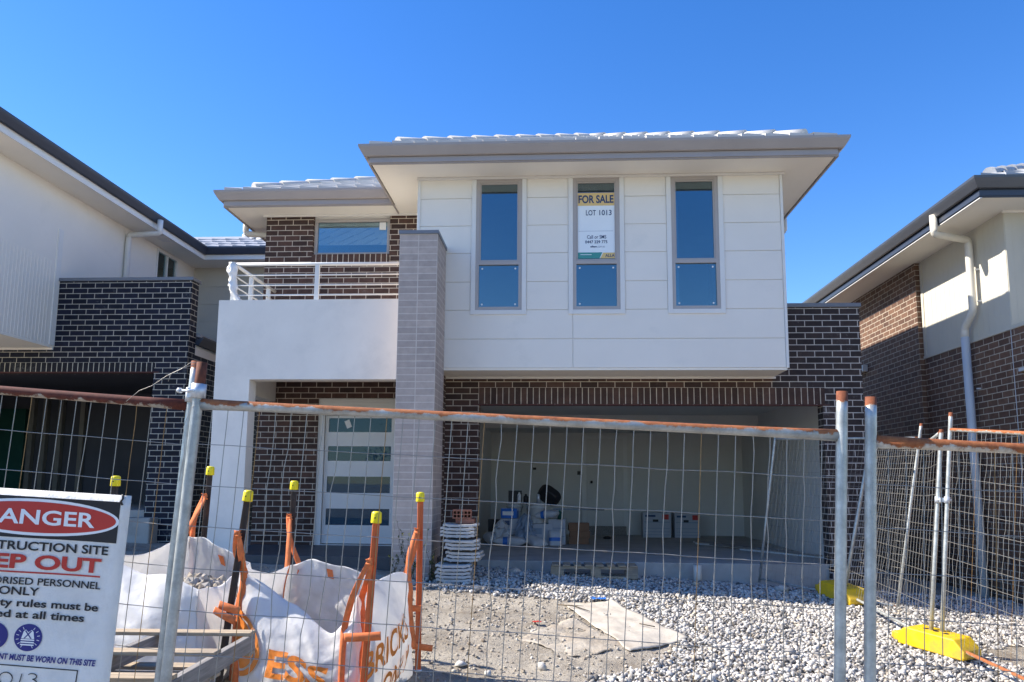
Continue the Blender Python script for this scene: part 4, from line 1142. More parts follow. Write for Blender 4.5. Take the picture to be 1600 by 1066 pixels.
stext('ONLY', -.376, -.382, .145, .031, 'ink_black', .018)
stext('Site safety rules must be', -.076, -.430, .545, .038, 'ink_black', .024, align='RIGHT')
stext('obeyed at all times', -.124, -.472, .44, .038, 'ink_black', .024, align='RIGHT')
# pictogram discs: boot and high-visibility vest
def disc(cx): ell('pictogram', cx, -.552, .0515, .050, 'ink_blue', .002)
for cx in (-.322, -.448, -.574): disc(cx)
def poly_patch(pts, mt, y, name='pictogram'):
    b = MB(); b.quad([tuple(SP(x, z, y)) for x, z in pts]); return b.build(name, M[mt], st)
vx, vz = -.322, -.552
poly_patch([(vx - .024, vz - .004), (vx + .024, vz - .004), (vx + .018, vz + .022), (vx + .011, vz + .029), (vx, vz + .020), (vx - .011, vz + .029), (vx - .018, vz + .022)], 'ink_white', .003)
for zz in (-.011, -.020, -.029): poly_patch([(vx - .025, vz + zz), (vx + .025, vz + zz), (vx + .025, vz + zz + .005), (vx - .025, vz + zz + .005)], 'ink_white', .003)
for s in (1, -1): poly_patch([(vx - s * .015, vz - .003), (vx - s * .010, vz - .003), (vx + s * .013, vz + .024), (vx + s * .009, vz + .026)], 'ink_blue', .0038)
for a in list(range(-60, 61, 24)) + list(range(120, 241, 24)):
    ca, sa = math.cos(R(a)), math.sin(R(a))
    poly_patch([(vx + .034 * ca - .001 * sa, vz + .033 * sa + .001 * ca), (vx + .034 * ca + .001 * sa, vz + .033 * sa - .001 * ca), (vx + .044 * ca + .001 * sa, vz + .043 * sa - .001 * ca), (vx + .044 * ca - .001 * sa, vz + .043 * sa + .001 * ca)], 'ink_white', .003)
bx, bz = -.448, -.552
poly_patch([(bx - .02, bz + .028), (bx + .004, bz + .030), (bx + .006, bz + .004), (bx + .026, bz - .022), (bx + .022, bz - .028), (bx + .005, bz - .018), (bx - .012, bz - .026), (bx - .022, bz - .024)], 'ink_white', .003)
hx, hz = -.574, -.552
poly_patch([(hx - .03, hz - .008), (hx + .03, hz - .008), (hx + .024, hz + .012), (hx + .010, hz + .024), (hx - .010, hz + .024), (hx - .024, hz + .012)], 'ink_white', .003)
stext('PROTECTIVE EQUIPMENT MUST BE WORN ON THIS SITE', -.057, -.628, .60, .027, 'ink_blue', .035, shear=.12, align='RIGHT')
for f in (lambda u, v: (-.118 - .50 * u, -.655 - .004 * v), lambda u, v: (-.118 - .50 * u, -.775 - .004 * v), lambda u, v: (-.118 - .004 * u, -.655 - .12 * v), lambda u, v: (-.614 - .004 * u, -.655 - .12 * v)):
    grid_patch('number_box', f, 'ink_black', .002)
def stroke(pts):
    b = MB(); P = [SP(x, z, .003) for x, z in pts]; b.tube([tuple(p) for p in P], .0016, 6); b.build('handwriting', M['ink_black'], st)
def arc(cx, cz, rx, rz, a0, a1, n=14): return [(cx + rx * math.cos(R(a0 + (a1 - a0) * i / n)), cz + rz * math.sin(R(a0 + (a1 - a0) * i / n))) for i in range(n + 1)]
stroke([(-.432, -.682), (-.438, -.728)])
stroke(arc(-.385, -.705, .026, .022, 60, 420))
stroke([(-.325, -.684), (-.332, -.726)])
stroke(arc(-.285, -.690, .017, .010, 150, -80) + arc(-.285, -.714, .022, .014, 80, -150))
for px, pz in ((-.024, -.012), (-.024, -.03)):
    pass
b = MB(); b.tube([tuple(SP(-.030, .004, .006)), tuple(SP(-.026, -.012, .008)), tuple(SP(-.034, -.024, .008)), tuple(SP(-.030, -.036, .002))], .004, 8); b.build('cable_tie', M['black_plastic'], st)

# ------------------------------------------------------------------ star pickets with yellow caps
def picket(label, top, base_xy, orange=False):
    bz = G(*base_xy) - .02
    t = thing('star_picket', label, 'picket', (base_xy[0], base_xy[1], bz), 'star pickets round the brick bags')
    T = Vector(top) - Vector((0, 0, .035)); Bp = Vector((base_xy[0], base_xy[1], bz)); d = (T - Bp).normalized()
    b = MB(); prof = []
    for k in range(3):
        a = R(90 + 120 * k + 20)
        u = Vector((math.cos(a), math.sin(a))); w = Vector((-u.y, u.x))
        prof += [u * .005 + w * -.0042 if False else u * .004 - w * .0042, u * .026 - w * .0026, u * .026 + w * .0026, u * .004 + w * .0042]
    n = len(prof); sdx = Vector((0, 1, 0)).cross(d).normalized(); sdy = d.cross(sdx)
    for p in (Bp, T): b.v += [tuple(p + sdx * q.x + sdy * q.y) for q in prof]
    for i in range(n): b.face((i, (i + 1) % n, n + (i + 1) % n, n + i))
    b.face(list(range(n))[::-1]); b.face([n + i for i in range(n)])
    b.build('post', M['picket_orange' if orange else 'picket_dark'], t)
    rot = d.to_track_quat('Z', 'Y').to_matrix()
    b = MB(); b.lathe(tuple(T - d * .035), [(.034, 0), (.0355, .004), (.0335, .06), (.031, .071), (.022, .076), (.001, .077)], 20, axis=rot)
    b.build('cap', M['cap_yellow'], t)
    b = MB(); q = T - d * .035 + Vector((0, -.0335, .035)); b.tube([tuple(q), tuple(q - Vector((0, .003, 0)))], .005, 8); b.build('rivet', M['picket_dark'], t)
    return T, Bp
pF = picket('orange painted star picket at the near corner of the printed brick bag', (-1.205, 5.1, -.195), (-1.275, 5.1), True)
pR = picket('thin orange star picket right of the printed brick bag, before the grey pillar', (-1.103, 6.15, -.078), (-1.093, 6.15), True)
pB = picket('black star picket behind the printed brick bag, before the brown porch wall', (-2.256, 6.5, .005), (-2.27, 6.5))
pL = picket('black star picket between the two brick bags, wrapped in orange straps', (-2.165, 5.3, -.065), (-2.32, 5.3))
pD = picket('black star picket behind the left brick bag, before the white porch wall', (-3.045, 6.6, .125), (-3.10, 6.6))
pS = picket('star picket whose yellow cap pokes up just above the danger sign', (-3.305, 5.6, .03), (-3.315, 5.6))

# ------------------------------------------------------------------ brick bags
def interp(tab, f):
    for (a, va), (b_, vb) in zip(tab, tab[1:]):
        if a <= f <= b_:
            t = (f - a) / (b_ - a); t = t * t * (3 - 2 * t); return va + (vb - va) * t
    return tab[-1][1]
class Bag:
    def __init__(s, corners, sags, seed, bulge=.07, flare=1.06):
        s.c = [Vector(p) for p in corners]; s.sag = sags; s.seed = seed; s.b = bulge; s.flare = flare
        s.cen = sum((Vector((p.x, p.y, 0)) for p in s.c), Vector()) / 4
    def P(s, u, t, out=0.0):
        i = int(u) % 4; f = u - int(u); a, b_ = s.c[i], s.c[(i + 1) % 4]
        # rounded corner: blend towards neighbouring edges
        p = a.lerp(b_, f); rim = p.z + interp(s.sag[i], f)
        edge = (b_ - a); nrm = Vector((edge.y, -edge.x, 0)).normalized()
        mid = math.sin(math.pi * f)
        base = s.cen + (Vector((p.x, p.y, 0)) - s.cen) * s.flare
        bz = G0(base.x, base.y) + .0
        q = Vector((p.x, p.y, 0)).lerp(base, 1 - t)
        q += nrm * (s.b * mid * math.sin(math.pi * min(1, (1 - t) * 1.05)) ** .8 - .035 * mid * t ** 3 + out)
        cr = (1 - mid) ** 3
        q = q.lerp(s.cen, .035 * cr * 1.0)
        z = bz + (rim - bz) * t
        w = mnoise.fractal(Vector((u * 3.2 + (t * .9), t * 2.6 + u * .7, s.seed)), .9, 2.1, 4)
        fold = math.sin((u * 9 + t * 2.2 + 2.2 * mnoise.noise(Vector((u * 1.7, t * 1.3, s.seed + 4))))) * .5
        ridge = 1 - abs(2 * mnoise.noise(Vector((u * 2.6 + t * 1.9, t * 1.4 - u, s.seed + 9))))
        cre = 1 - abs(2 * mnoise.noise(Vector((u * 7 - t * 4.5, t * 5 + u * 2.5, s.seed + 19))))
        q += nrm * (.018 * w + .010 * fold + .018 * (ridge - .5) + .005 * (cre - .5) ** 2 * (1 if cre > .5 else -1) * 2)
        return Vector((q.x, q.y, z + .006 * w))
    def build(s, parent):
        b = MB(); N, K = 240, 52
        for j in range(K + 1):
            for i in range(N): b.v.append(tuple(s.P(4 * i / N, j / K)))
        for j in range(K):
            for i in range(N):
                i2 = (i + 1) % N
                b.face((j * N + i, j * N + i2, (j + 1) * N + i2, (j + 1) * N + i), [(4 * i / N, j / K), (4 * (i + 1) / N, j / K), (4 * (i + 1) / N, (j + 1) / K), (4 * i / N, (j + 1) / K)], 0, True)
        o = b.build('sack', M['bag'], parent)
        sm = o.modifiers.new('solid', 'SOLIDIFY'); sm.thickness = .003; sm.offset = -1
        return o
def ribbon(parent, pts, wdir, width=.05, sub=6, name='strap', flip=0):
    """woven strap along a smoothed path"""
    P = [Vector(p) for p in pts]; Q = []
    for i in range(len(P) - 1):
        p0, p1, p2, p3 = P[max(i - 1, 0)], P[i], P[i + 1], P[min(i + 2, len(P) - 1)]
        for k in range(sub):
            t = k / sub
            Q.append(.5 * ((2 * p1) + (p2 - p0) * t + (2 * p0 - 5 * p1 + 4 * p2 - p3) * t * t + (3 * p1 - p0 - 3 * p2 + p3) * t ** 3))
    Q.append(P[-1]); wd = Vector(wdir).normalized(); b = MB(); u = 0
    for i, q in enumerate(Q):
        if i: u += (q - Q[i - 1]).length
        tw = width * (1 if not isinstance(flip, list) else interp(flip, i / (len(Q) - 1)))
        d = (Q[min(i + 1, len(Q) - 1)] - Q[max(i - 1, 0)]).normalized(); s_ = (wd - d * wd.dot(d)).normalized()
        nn = d.cross(s_) * .0015
        b.v += [tuple(q - s_ * tw / 2), tuple(q + nn), tuple(q + s_ * tw / 2)]
    for i in range(len(Q) - 1):
        for k in range(2): b.face((i * 3 + k, i * 3 + k + 1, i * 3 + k + 4, i * 3 + k + 3), None, 0, True)
    o = b.build(name, M['strap'], parent); sm = o.modifiers.new('solid', 'SOLIDIFY'); sm.thickness = .0025; sm.offset = 0
    return o

bag1 = Bag([(-2.24, 5.38, -.60), (-1.31, 5.13, -.74), (-1.14, 6.08, -.70), (-2.22, 6.38, -.68)],
           [[(0, 0), (.12, -.05), (.45, -.16), (.78, -.29), (.9, -.20), (1, 0)], [(0, 0), (.3, .03), (.7, .05), (1, 0)],
            [(0, 0), (.25, -.06), (.55, .02), (.8, .06), (1, 0)], [(0, 0), (.5, -.05), (1, 0)]], 2.3)
T1 = thing('brick_bag', 'open white woven bag printed BRICKS ONLY, on the right of the two bags', 'bulk bag', (-1.7, 5.75, -1.5), 'woven brick bags')
bag1.build(T1)
bag2 = Bag([(-3.52, 5.55, -.50), (-2.44, 5.24, -.74), (-2.52, 6.32, -.66), (-3.13, 6.46, -.46)],
           [[(0, 0), (.25, .0), (.5, -.03), (.75, .03), (1, 0)], [(0, 0), (.5, -.06), (1, 0)], [(0, 0), (.35, .03), (.7, .05), (1, 0)], [(0, 0), (.5, -.10), (1, 0)]], 7.7, bulge=.10)
T2 = thing('brick_bag', 'open white woven bag of broken bricks half hidden behind the sign and pallet', 'bulk bag', (-2.95, 5.8, -1.45), 'woven brick bags')
bag2.build(T2)

def on_bag(bag, edge, txt, f0, t0, w, h, bold, parent, rise=0.0, align='LEFT', shear=0):
    a, b_ = bag.c[edge], bag.c[(edge + 1) % 4]; Lh = (Vector((b_.x, b_.y, 0)) - Vector((a.x, a.y, 0))).length
    m_ = MB()
    def fn(x, z):
        u = edge + min(.995, max(.005, f0 + x / Lh)); t = t0 + (z + rise * x) / .85
        return bag.P(u, t, .013)
    add_text(m_, text_polys(txt, w, h, bold, shear, sub=.02, align=align), fn); return m_.build('print', M['print'], parent)
def shape_on_bag(bag, edge, polys, f0, t0, parent):
    a, b_ = bag.c[edge], bag.c[(edge + 1) % 4]; Lh = (Vector((b_.x, b_.y, 0)) - Vector((a.x, a.y, 0))).length
    for grid in polys:
        m_ = MB(); n, k = len(grid), len(grid[0])
        for row in grid:
            for x, z in row: m_.v.append(tuple(bag.P(edge + min(.99, max(.01, f0 + x / Lh)), t0 + z / .85, .013)))
        for j in range(n - 1):
            for i in range(k - 1): m_.face((j * k + i, j * k + i + 1, (j + 1) * k + i + 1, (j + 1) * k + i), None, 0, True)
        m_.build('print', M['print'], parent)
# orange round emblem split by a white arc, then the letters
def half(a0, a1, r0, r1, cx=0, n=26, k=7):
    return [[(cx + (r0 + (r1 - r0) * j / (k - 1)) * math.cos(R(a0 + (a1 - a0) * i / (n - 1))), (r0 + (r1 - r0) * j / (k - 1)) * math.sin(R(a0 + (a1 - a0) * i / (n - 1)))) for i in range(n)] for j in range(k)]
shape_on_bag(bag1, 0, [half(-75, 100, .001, .165), half(-78, 92, .18, .215)], .05, .47, T1)
on_bag(bag1, 0, 'ESS', .33, .43, .46, .22, .03, T1, rise=.16, shear=.1)
on_bag(bag1, 1, 'BRICKS', .07, .42, .60, .18, .02, T1, rise=.20)
on_bag(bag1, 1, 'ONLY', .28, .17, .46, .18, .02, T1, rise=.18)
on_bag(bag2, 0, 'ESS', .12, .30, .40, .17, .03, T2, rise=0); on_bag(bag2, 0, 'BRICKS', .50, .12, .42, .13, .02, T2)
b = MB(); b.quad([tuple(bag2.P(2.52 + dx, tt, -.012)) for dx, tt in ((0, .80), (-.075, .80), (-.075, .90), (0, .90))]); b.build('patch', M['strap'], T2)
b = MB(); b.quad([tuple(bag1.P(2.68 + dx, tt, -.012)) for dx, tt in ((0, .84), (-.05, .84), (-.05, .94), (0, .94))]); b.build('patch', M['strap'], T1)
# straps up to the pickets
def corner_straps(bag, ci, pk, knot_f, parent, spread=(.10, .13), depth=.15, width=.042, wd=(1, .1, 0)):
    T, B_ = pk; K = T.lerp(B_, knot_f) + Vector((-.015, -.03, 0))
    for sgn, sp in ((-1, spread[0]), (1, spread[1])):
        u = (ci + sgn * sp) % 4
        lo = [bag.P(u, t, .010) for t in (depth, .4, .65, .85, .97)]
        top = K + Vector((sgn * .012, -.012, 0))
        mid = lo[-1].lerp(top, .5) + Vector((sgn * .012, -.03, 0))
        ribbon(parent, lo + [mid, top, top + Vector((sgn * -.004, 0, .035))], wd, width, flip=[(0, 1), (.7, 1), (.92, .45), (1, .8)])
    b = MB(); d = (B_ - T).normalized()
    b.tube([K + Vector((.012, .03, .012)), K + Vector((-.016, -.012, .004)), K + Vector((.02, -.014, -.006)), K + Vector((.012, .03, -.012))], .008, 8); b.build('knot', M['strap'], parent)
corner_straps(bag1, 1, pF, .22, T1, (.10, .04))
corner_straps(bag1, 2, pR, .20, T1, (.10, .05), .3, .045)
corner_straps(bag1, 3, pB, .20, T1, (.07, .08), .35, .042)
corner_straps(bag1, 0, pL, .19, T1, (.08, .05), .12, .048)
corner_straps(bag2, 3, pD, .16, T2, (.05, .08), .4, .045)
def wrap_band(parent, pk, f, w=.20, tilt=.0, h=.045, off=(-.02, -.038)):
    T, B_ = pk; K = T.lerp(B_, f) + Vector((off[0], off[1], 0))
    ribbon(parent, [K + Vector((-w * .5, .006, -tilt)), K + Vector((-w * .15, -.003, -tilt * .3)), K + Vector((w * .2, -.004, tilt * .4)), K + Vector((w * .5, .002, tilt))], (0, 0, 1), h)
wrap_band(T1, pF, .56, .24, .008, .055); wrap_band(T1, pF, .79, .24, .0, .05, (-.06, -.03))
wrap_band(T1, pR, .625, .17, .0, .05, (-.05, -.03)); wrap_band(T1, pR, .835, .22, -.012, .05, (.01, -.03))
wrap_band(T1, pL, .53, .15, -.02, .055, (.01, -.045)); wrap_band(T1, pL, .565, .15, -.035, .05, (-.015, -.05)); wrap_band(T1, pL, .93, .2, .0, .05, (.02, -.04))
b = MB(); q = pR[0].lerp(pR[1], .97)
b.lathe(tuple(q), [(.03, -.008), (.034, 0), (.03, .008)], 12); tag(b.build('cable_tie', M['paper']), 'white cable tie round the foot of the thin orange picket', 'cable tie')
# broken bricks and dust inside the left bag
def rubble(poly_c, rx, ry, z, n, size, name, label, matk, hh=.08):
    ico = bmesh.new(); bmesh.ops.create_icosphere(ico, subdivisions=1, radius=1); vs = np.array([v.co[:] for v in ico.verts]); fs = [[v.index for v in f.verts] for f in ico.faces]; ico.free()
    b = MB()
    for k in range(n):
        a = rng.random() * 6.28; r_ = math.sqrt(rng.random()); x = poly_c[0] + rx * r_ * math.cos(a); y = poly_c[1] + ry * r_ * math.sin(a)
        s3 = size * (.5 + rng.random()) * np.array([1, .7 + .5 * rng.random(), .6 + .3 * rng.random()])
        rot = np.array(Matrix.Rotation(rng.random() * 6, 3, Vector(rng.normal(size=3))))
        pts = (vs * (1 + .25 * rng.normal(size=(len(vs), 1)))) * s3 @ rot.T + np.array([x, y, z + hh * (1 - r_) + .02 * rng.random()])
        base = len(b.v); b.v += [tuple(p) for p in pts]; tv = float(rng.random())
        for f in fs: b.face([base + i for i in f], [(tv, .5)] * 3)
    return tag(b.build(name, M[matk]), label, 'rubble', kind='stuff')
rubble((-2.80, 5.95), .32, .30, -.86, 420, .035, 'rubble', 'heap of broken bricks and mortar inside the left bag', 'clod', .12)
rubble((-1.75, 5.8), .40, .40, -1.28, 300, .035, 'rubble', 'broken bricks lying in the bottom of the printed bag', 'clod', .06)

# ------------------------------------------------------------------ timber pallets by the fence
def pallet(label, cx, cy, z, ang, W=1.16, D=1.16, boards=5, tilt=0.0, group='timber pallets', matk='timber', gap_skip=(), stringers=(-.5, 0, .5)):
    t = thing('pallet', label, 'pallet', (0, 0, 0), group); H_ = .135
    for i in range(boards):
        if i in gap_skip: continue
        y = -D / 2 + .05 + (D - .10) * i / (boards - 1); w = .05
        b = MB(); b.box(-W / 2 + random.uniform(-.006, .006), W / 2 + random.uniform(-.006, .006), y - w, y + w, H_ - .021, H_); b.build('top_board', M[matk], t, local=True, bevel=.003)
    for s in stringers:
        x = s * (W - .045)
        b = MB(); b.box(x - .02, x + .02, -D / 2, D / 2, .020, H_ - .0215); b.build('stringer', M['timber_grey'], t, local=True, bevel=.003)
    for i in (0, 1, 2):
        y = -D / 2 + .05 + (D - .10) * i / 2
        b = MB(); b.box(-W / 2, W / 2, y - .045, y + .045, 0, .0195); b.build('bottom_board', M[matk], t, local=True, bevel=.003)
    t.location = (cx, cy, z); t.rotation_euler = (R(tilt), 0, ang); return t
pz = G(-2.3, 4.05)
pallet('weathered timber pallet with wide gaps, topmost beside the danger sign', -2.36, 4.05, -1.015, R(3), boards=3, tilt=0)
for k in range(3):
    pallet(['pallet directly under the topmost one beside the danger sign', 'pallet second from the ground beside the danger sign', 'pallet lying on the ground beside the danger sign'][k], -2.52 - .02 * k, 3.80, -1.015 - .137 * (k + 1), R(2 - 2 * k), boards=5)
b = MB(); b.box(-2.95, -1.98, 3.35, 4.2, G(-2.5, 3.8) - .05, -1.015 - .137 * 3); tag(b.build('timber_bearer', M['timber_grey'], bevel=.01), 'grey timber bearer under the stack of pallets by the fence', 'timber')

# pallet in front of the garage slab
t = thing('pallet', 'timber pallet lying against the garage slab, its two dark slots facing the fence', 'pallet', (.46, 10.3, -1.2), 'timber pallets')
gz = G(.46, 10.35) + .005
b = MB(); b.wall('xz', -.10, 1.03, gz, gz + .15, 10.30, 10.34, [(.07, .42, gz + .028, gz + .115), (.55, .88, gz + .028, gz + .115)]); b.build('stringer', M['timber'], t, bevel=.003)
b = MB(); b.wall('xz', -.10, 1.03, gz, gz + .15, 10.60, 10.64, [(.07, .42, gz + .028, gz + .115), (.55, .88, gz + .028, gz + .115)]); b.build('stringer', M['timber_grey'], t)
for k in range(8):
    q = MB(); x = -.09 + k * .145; q.box(x, x + .10, 10.28, 10.66, gz + .151, gz + .170); q.build('top_board', M['timber'], t, bevel=.002)

# ------------------------------------------------------------------ stack of roof tiles by the pillar
def roof_tile(label, x, y, z, rz, tilt=0):
    b = MB(); W, D, th_ = .41, .33, .029
    prof = []
    n = 14
    for i in range(n + 1):
        u = i / n; prof.append((-W / 2 + W * u, .012 * math.exp(-((u - .06) / .06) ** 2) + .010 * math.exp(-((u - .95) / .05) ** 2) - .004 * math.sin(math.pi * u)))
    full = [(px, pz) for px, pz in prof] + [(px, pz + th_) for px, pz in prof[::-1]]
    b.prism(full, 'y', -D / 2, D / 2)
    for zz in (-.12, .0, .12): b.box(zz - .012, zz + .012, -D / 2 - .003, -D / 2 + .02, -.008, -.001)
    o = b.build('roof_tile', M['stack_tile'], None, bevel=.003)
    o.location = (x, y, z); o.rotation_euler = (tilt, R(random.uniform(-1.2, 1.2)), rz)
    return tag(o, label, 'roof tile', 'roof tiles stacked by the pillar')
z = G(-1.18, 9.3) - .005
for k in range(15):
    grp = 0 if k < 5 else (1 if k < 8 else (2 if k < 11 else 3))
    ox = [-1.23, -1.13, -1.15, -1.19][grp] + random.uniform(-.02, .02); oy = [9.26, 9.38, 9.34, 9.42][grp] + random.uniform(-.02, .02)
    lab = ['pale roof tile in the bottom sheaf of the stack beside the grey pillar', 'pale roof tile in the second sheaf up of the stack beside the grey pillar', 'pale roof tile in the third sheaf up of the stack beside the grey pillar', 'pale roof tile in the top sheaf of the stack beside the grey pillar'][grp]
    roof_tile(lab if k < 14 else 'topmost pale roof tile on the stack beside the grey pillar', ox, oy, z + .010, R([1, -4, 3, 0][grp]) + random.uniform(-.03, .03))
    z += .040 + (.020 if k in (4, 7, 10) else 0)
def hollow_block(label, x, y, z, rz):
    b = MB(); holes = [(-.10 + .043 * i, -.10 + .043 * i + .031, -.040 + .042 * j, -.040 + .042 * j + .030) for i in range(5) for j in range(2)]
    b.wall('xz', -.115, .115, -.055, .055, -.055, .05, holes); b.box(-.115, .115, .0505, .056, -.055, .055)
    o = b.build('hollow_brick', M['terracotta'], None, bevel=.002); o.location = (x, y, z + .055); o.rotation_euler = (0, 0, rz)
    return tag(o, label, 'brick')
hollow_block('terracotta brick with two rows of holes standing on the roof tile stack', -1.17, 9.42, z + .063, R(4))
b = MB(); b.box(-.115, .115, -.055, .055, 0, .060); o = b.build('brick', M['terracotta'], None, bevel=.004); o.location = (-1.13, 9.43, z + .002); o.rotation_euler = (0, 0, R(-3)); tag(o, 'plain terracotta brick lying flat under the holed brick on the tiles', 'brick')

# ------------------------------------------------------------------ things stored in the garage
FZ = -1.05
def sack(label, x, y, z, w, d, h, rz=0, rx=0, seed=1, band='blue_plastic'):
    t = thing('cement_sack', label, 'sack', (0, 0, 0), 'sacks in the garage'); b = MB(); N, K = 28, 14
    for j in range(K + 1):
        v = j / K - .5
        for i in range(N):
            a = 2 * math.pi * i / N; ca, sa = math.cos(a), math.sin(a); e = .55
            px = w / 2 * math.copysign(abs(ca) ** e, ca); py = d * v; e2 = (1 - abs(2 * v) ** 4) ** .5 if abs(v) < .499 else .18
            pz = h / 2 * math.copysign(abs(sa) ** .8, sa) * max(.2, e2)
            nz = mnoise.noise(Vector((px * 9, py * 9, seed + pz * 5)))
            b.v.append((px * (1 + .05 * nz), py, pz * (1 + .18 * nz) + h / 2))
    for j in range(K):
        for i in range(N): b.face((j * N + i, j * N + (i + 1) % N, (j + 1) * N + (i + 1) % N, (j + 1) * N + i), None, 1 if (8 <= j <= 9 and band) else 0, True)
    b.face(list(range(N))[::-1]); b.face([K * N + i for i in range(N)])
    b.build('bag', [M['sack'], M[band or 'sack']], t, local=True); t.location = (x, y, z); t.rotation_euler = (rx, 0, rz); return t
def carton(label, x, y, z, w, d, h, matk='carton_white', rz=0, marks=(), group='cartons in the garage', name='carton'):
    t = thing(name, label, 'box', (0, 0, 0), group); b = MB(); b.box(-w / 2, w / 2, -d / 2, d / 2, 0, h); b.build('box', M[matk], t, local=True, bevel=.004)
    q = MB(); q.box(-w / 2 - .002, w / 2 + .002, -.025, .025, h - .04, h + .002); q.build('tape', M['paper' if matk != 'carton_white' else 'ink_grey'], t, local=True)
    for (x0, x1, z0, z1, mk) in marks:
        q = MB(); q.box(-w / 2 + w * x0, -w / 2 + w * x1, -d / 2 - .003, -d / 2 - .0005, h * z0, h * z1); q.build('marking', M[mk], t, local=True)
    t.location = (x, y, z); t.rotation_euler = (0, 0, rz); return t
def bucket(label, x, y, z, r=.15, h=.32, matk='bucket', lid=True):
    t = thing('bucket', label, 'bucket', (x, y, z)); b = MB()
    b.lathe((x, y, z), [(r * .82, 0), (r * .86, .01), (r * .95, h * .8), (r * 1.03, h * .82), (r * 1.03, h * .88), (r * .98, h * .9), (r, h - .01)], 24); b.build('body', M[matk], t)
    if lid:
        b = MB(); b.lathe((x, y, z), [(r * 1.06, h - .012), (r * 1.07, h + .012), (r * .98, h + .018), (r * .9, h + .008), (.001, h + .008)], 24); b.build('lid', M['bucket'], t)
    b = MB(); b.tube([(x - r * 1.03, y, z + h * .85), (x - r * .8, y - r * .8, z + h * .5), (x, y - r * 1.1, z + h * .38), (x + r * .8, y - r * .8, z + h * .5), (x + r * 1.03, y, z + h * .85)], .004, 6); b.build('handle', M['wire'], t)
def bottle(label, x, y, z, r=.035, h=.20, matk='clamp', capk='black_plastic'):
    t = thing('bottle', label, 'bottle', (x, y, z)); b = MB(); b.lathe((x, y, z), [(r, 0), (r, h * .72), (r * .55, h * .85), (r * .4, h * .88)], 16); b.build('body', M[matk], t)
    b = MB(); b.lathe((x, y, z), [(r * .45, h * .88), (r * .45, h), (.001, h)], 12); b.build('cap', M[capk], t)
def drape(label, x, y, z, w, h, seed, matk, name, cat):
    b = MB(); n = 26
    for j in range(n + 1):
        for i in range(n + 1):
            u, v = i / n - .5, j / n; q = mnoise.fractal(Vector((u * 5, v * 5, seed)), .9, 2.1, 4)
            b.v.append((x + w * u * (1 - .35 * v) + .05 * q, y - .16 * (1 - v) + .09 * q, z + h * v * (1 - 1.2 * u * u) + .05 * q * (1 if j else .1)))
    for j in range(n):
        for i in range(n): k_ = j * (n + 1) + i; b.face((k_, k_ + 1, k_ + n + 2, k_ + n + 1), None, 0, True)
    o = b.build(name, M[matk]); sm = o.modifiers.new('solid', 'SOLIDIFY'); sm.thickness = .002; return tag(o, label, cat)
drape('crumpled pale plastic sheet slumped over the left of the garage pile', -1.0, 13.58, FZ + .12, .34, .30, 3, 'sack', 'plastic_sheet', 'plastic sheet')
drape('crumpled blue grey plastic wrap in the middle of the garage pile', -.58, 13.60, FZ + .12, .36, .42, 8, 'ink_grey', 'plastic_sheet', 'plastic sheet')
lines = [(.08, .45, .82, .90, 'ink_navy'), (.70, .92, .72, .92, 'ink_red'), (.05, .95, .60, .63, 'ink_grey'), (.05, .95, .36, .38, 'ink_grey'), (.05, .95, .22, .24, 'ink_grey'), (.05, .95, .10, .12, 'ink_grey'), (.35, .55, .62, .72, 'ink_black')]
carton('white archive box with printed lines, left of the pair by the garage back wall', 1.98, 16.05, FZ, .56, .40, .50, 'carton_white', 0, lines, 'archive boxes', 'archive_box')
carton('white archive box with printed lines, right of the pair by the garage back wall', 2.585, 16.05, FZ, .50, .40, .49, 'carton_white', 0, lines, 'archive boxes', 'archive_box')
sack('pale sack lying flat in front of the stored pile in the garage', -.83, 13.42, FZ, .30, .56, .15, R(90), 0, 1)
sack('pale sack lying under the tall carton in the garage pile', -.85, 13.75, FZ, .34, .6, .16, R(84), 0, 3)
carton('tall white carton standing on sacks at the left of the garage pile', -.86, 13.72, FZ + .17, .33, .25, .27, 'carton_white', R(4), [(.1, .9, .1, .14, 'ink_grey'), (.1, .9, .3, .34, 'ink_grey'), (.1, .5, .6, .9, 'ink_navy')])
carton('small blue carton at the top left of the garage pile', -.86, 13.74, FZ + .45, .28, .22, .17, 'blue_plastic', R(-6), [(.1, .8, .3, .7, 'paper')])
carton('dark crate behind the sacks at the left of the garage pile', -1.08, 14.0, FZ, .35, .3, .42, 'black_plastic')
bucket('white lidded paint bucket high in the middle of the garage pile', -.40, 13.85, FZ + .36, .17, .32)
carton('wide white carton under the paint bucket in the garage pile', -.42, 13.85, FZ, .62, .36, .355, 'carton_white', R(2), [(.1, .7, .5, .8, 'ink_grey'), (.1, .4, .2, .4, 'ink_navy')])
carton('white carton of tiles right of the middle in the garage pile', -.02, 13.9, FZ, .30, .34, .44, 'carton_white', R(-3), [(.05, .95, .3, .33, 'ink_grey'), (.05, .95, .62, .66, 'ink_grey')])
bucket('white bucket without handle marks at the left top of the garage pile', -.79, 14.02, FZ + .43, .15, .26)
carton('black tool case standing upright on top of the garage pile', -.78, 14.0, FZ + .71, .24, .16, .22, 'black_plastic')
bottle('silver spray can on the lid of the paint bucket', -.36, 13.80, FZ + .70, .033, .20)
bottle('white bottle beside the black tool case on the garage pile', -.70, 13.84, FZ + .715, .035, .19, 'paper', 'bucket')
bottle('green bottle beside the leaning sack in the garage', .02, 13.70, FZ + .44, .04, .16, 'green_board', 'ink_teal')
bottle('dark bottle in the middle of the garage pile', -.58, 13.80, FZ + .70, .045, .17, 'black_plastic', 'black_plastic')
b = MB(); n, k = 22, 9       # tilted black mortar tub
tub = []
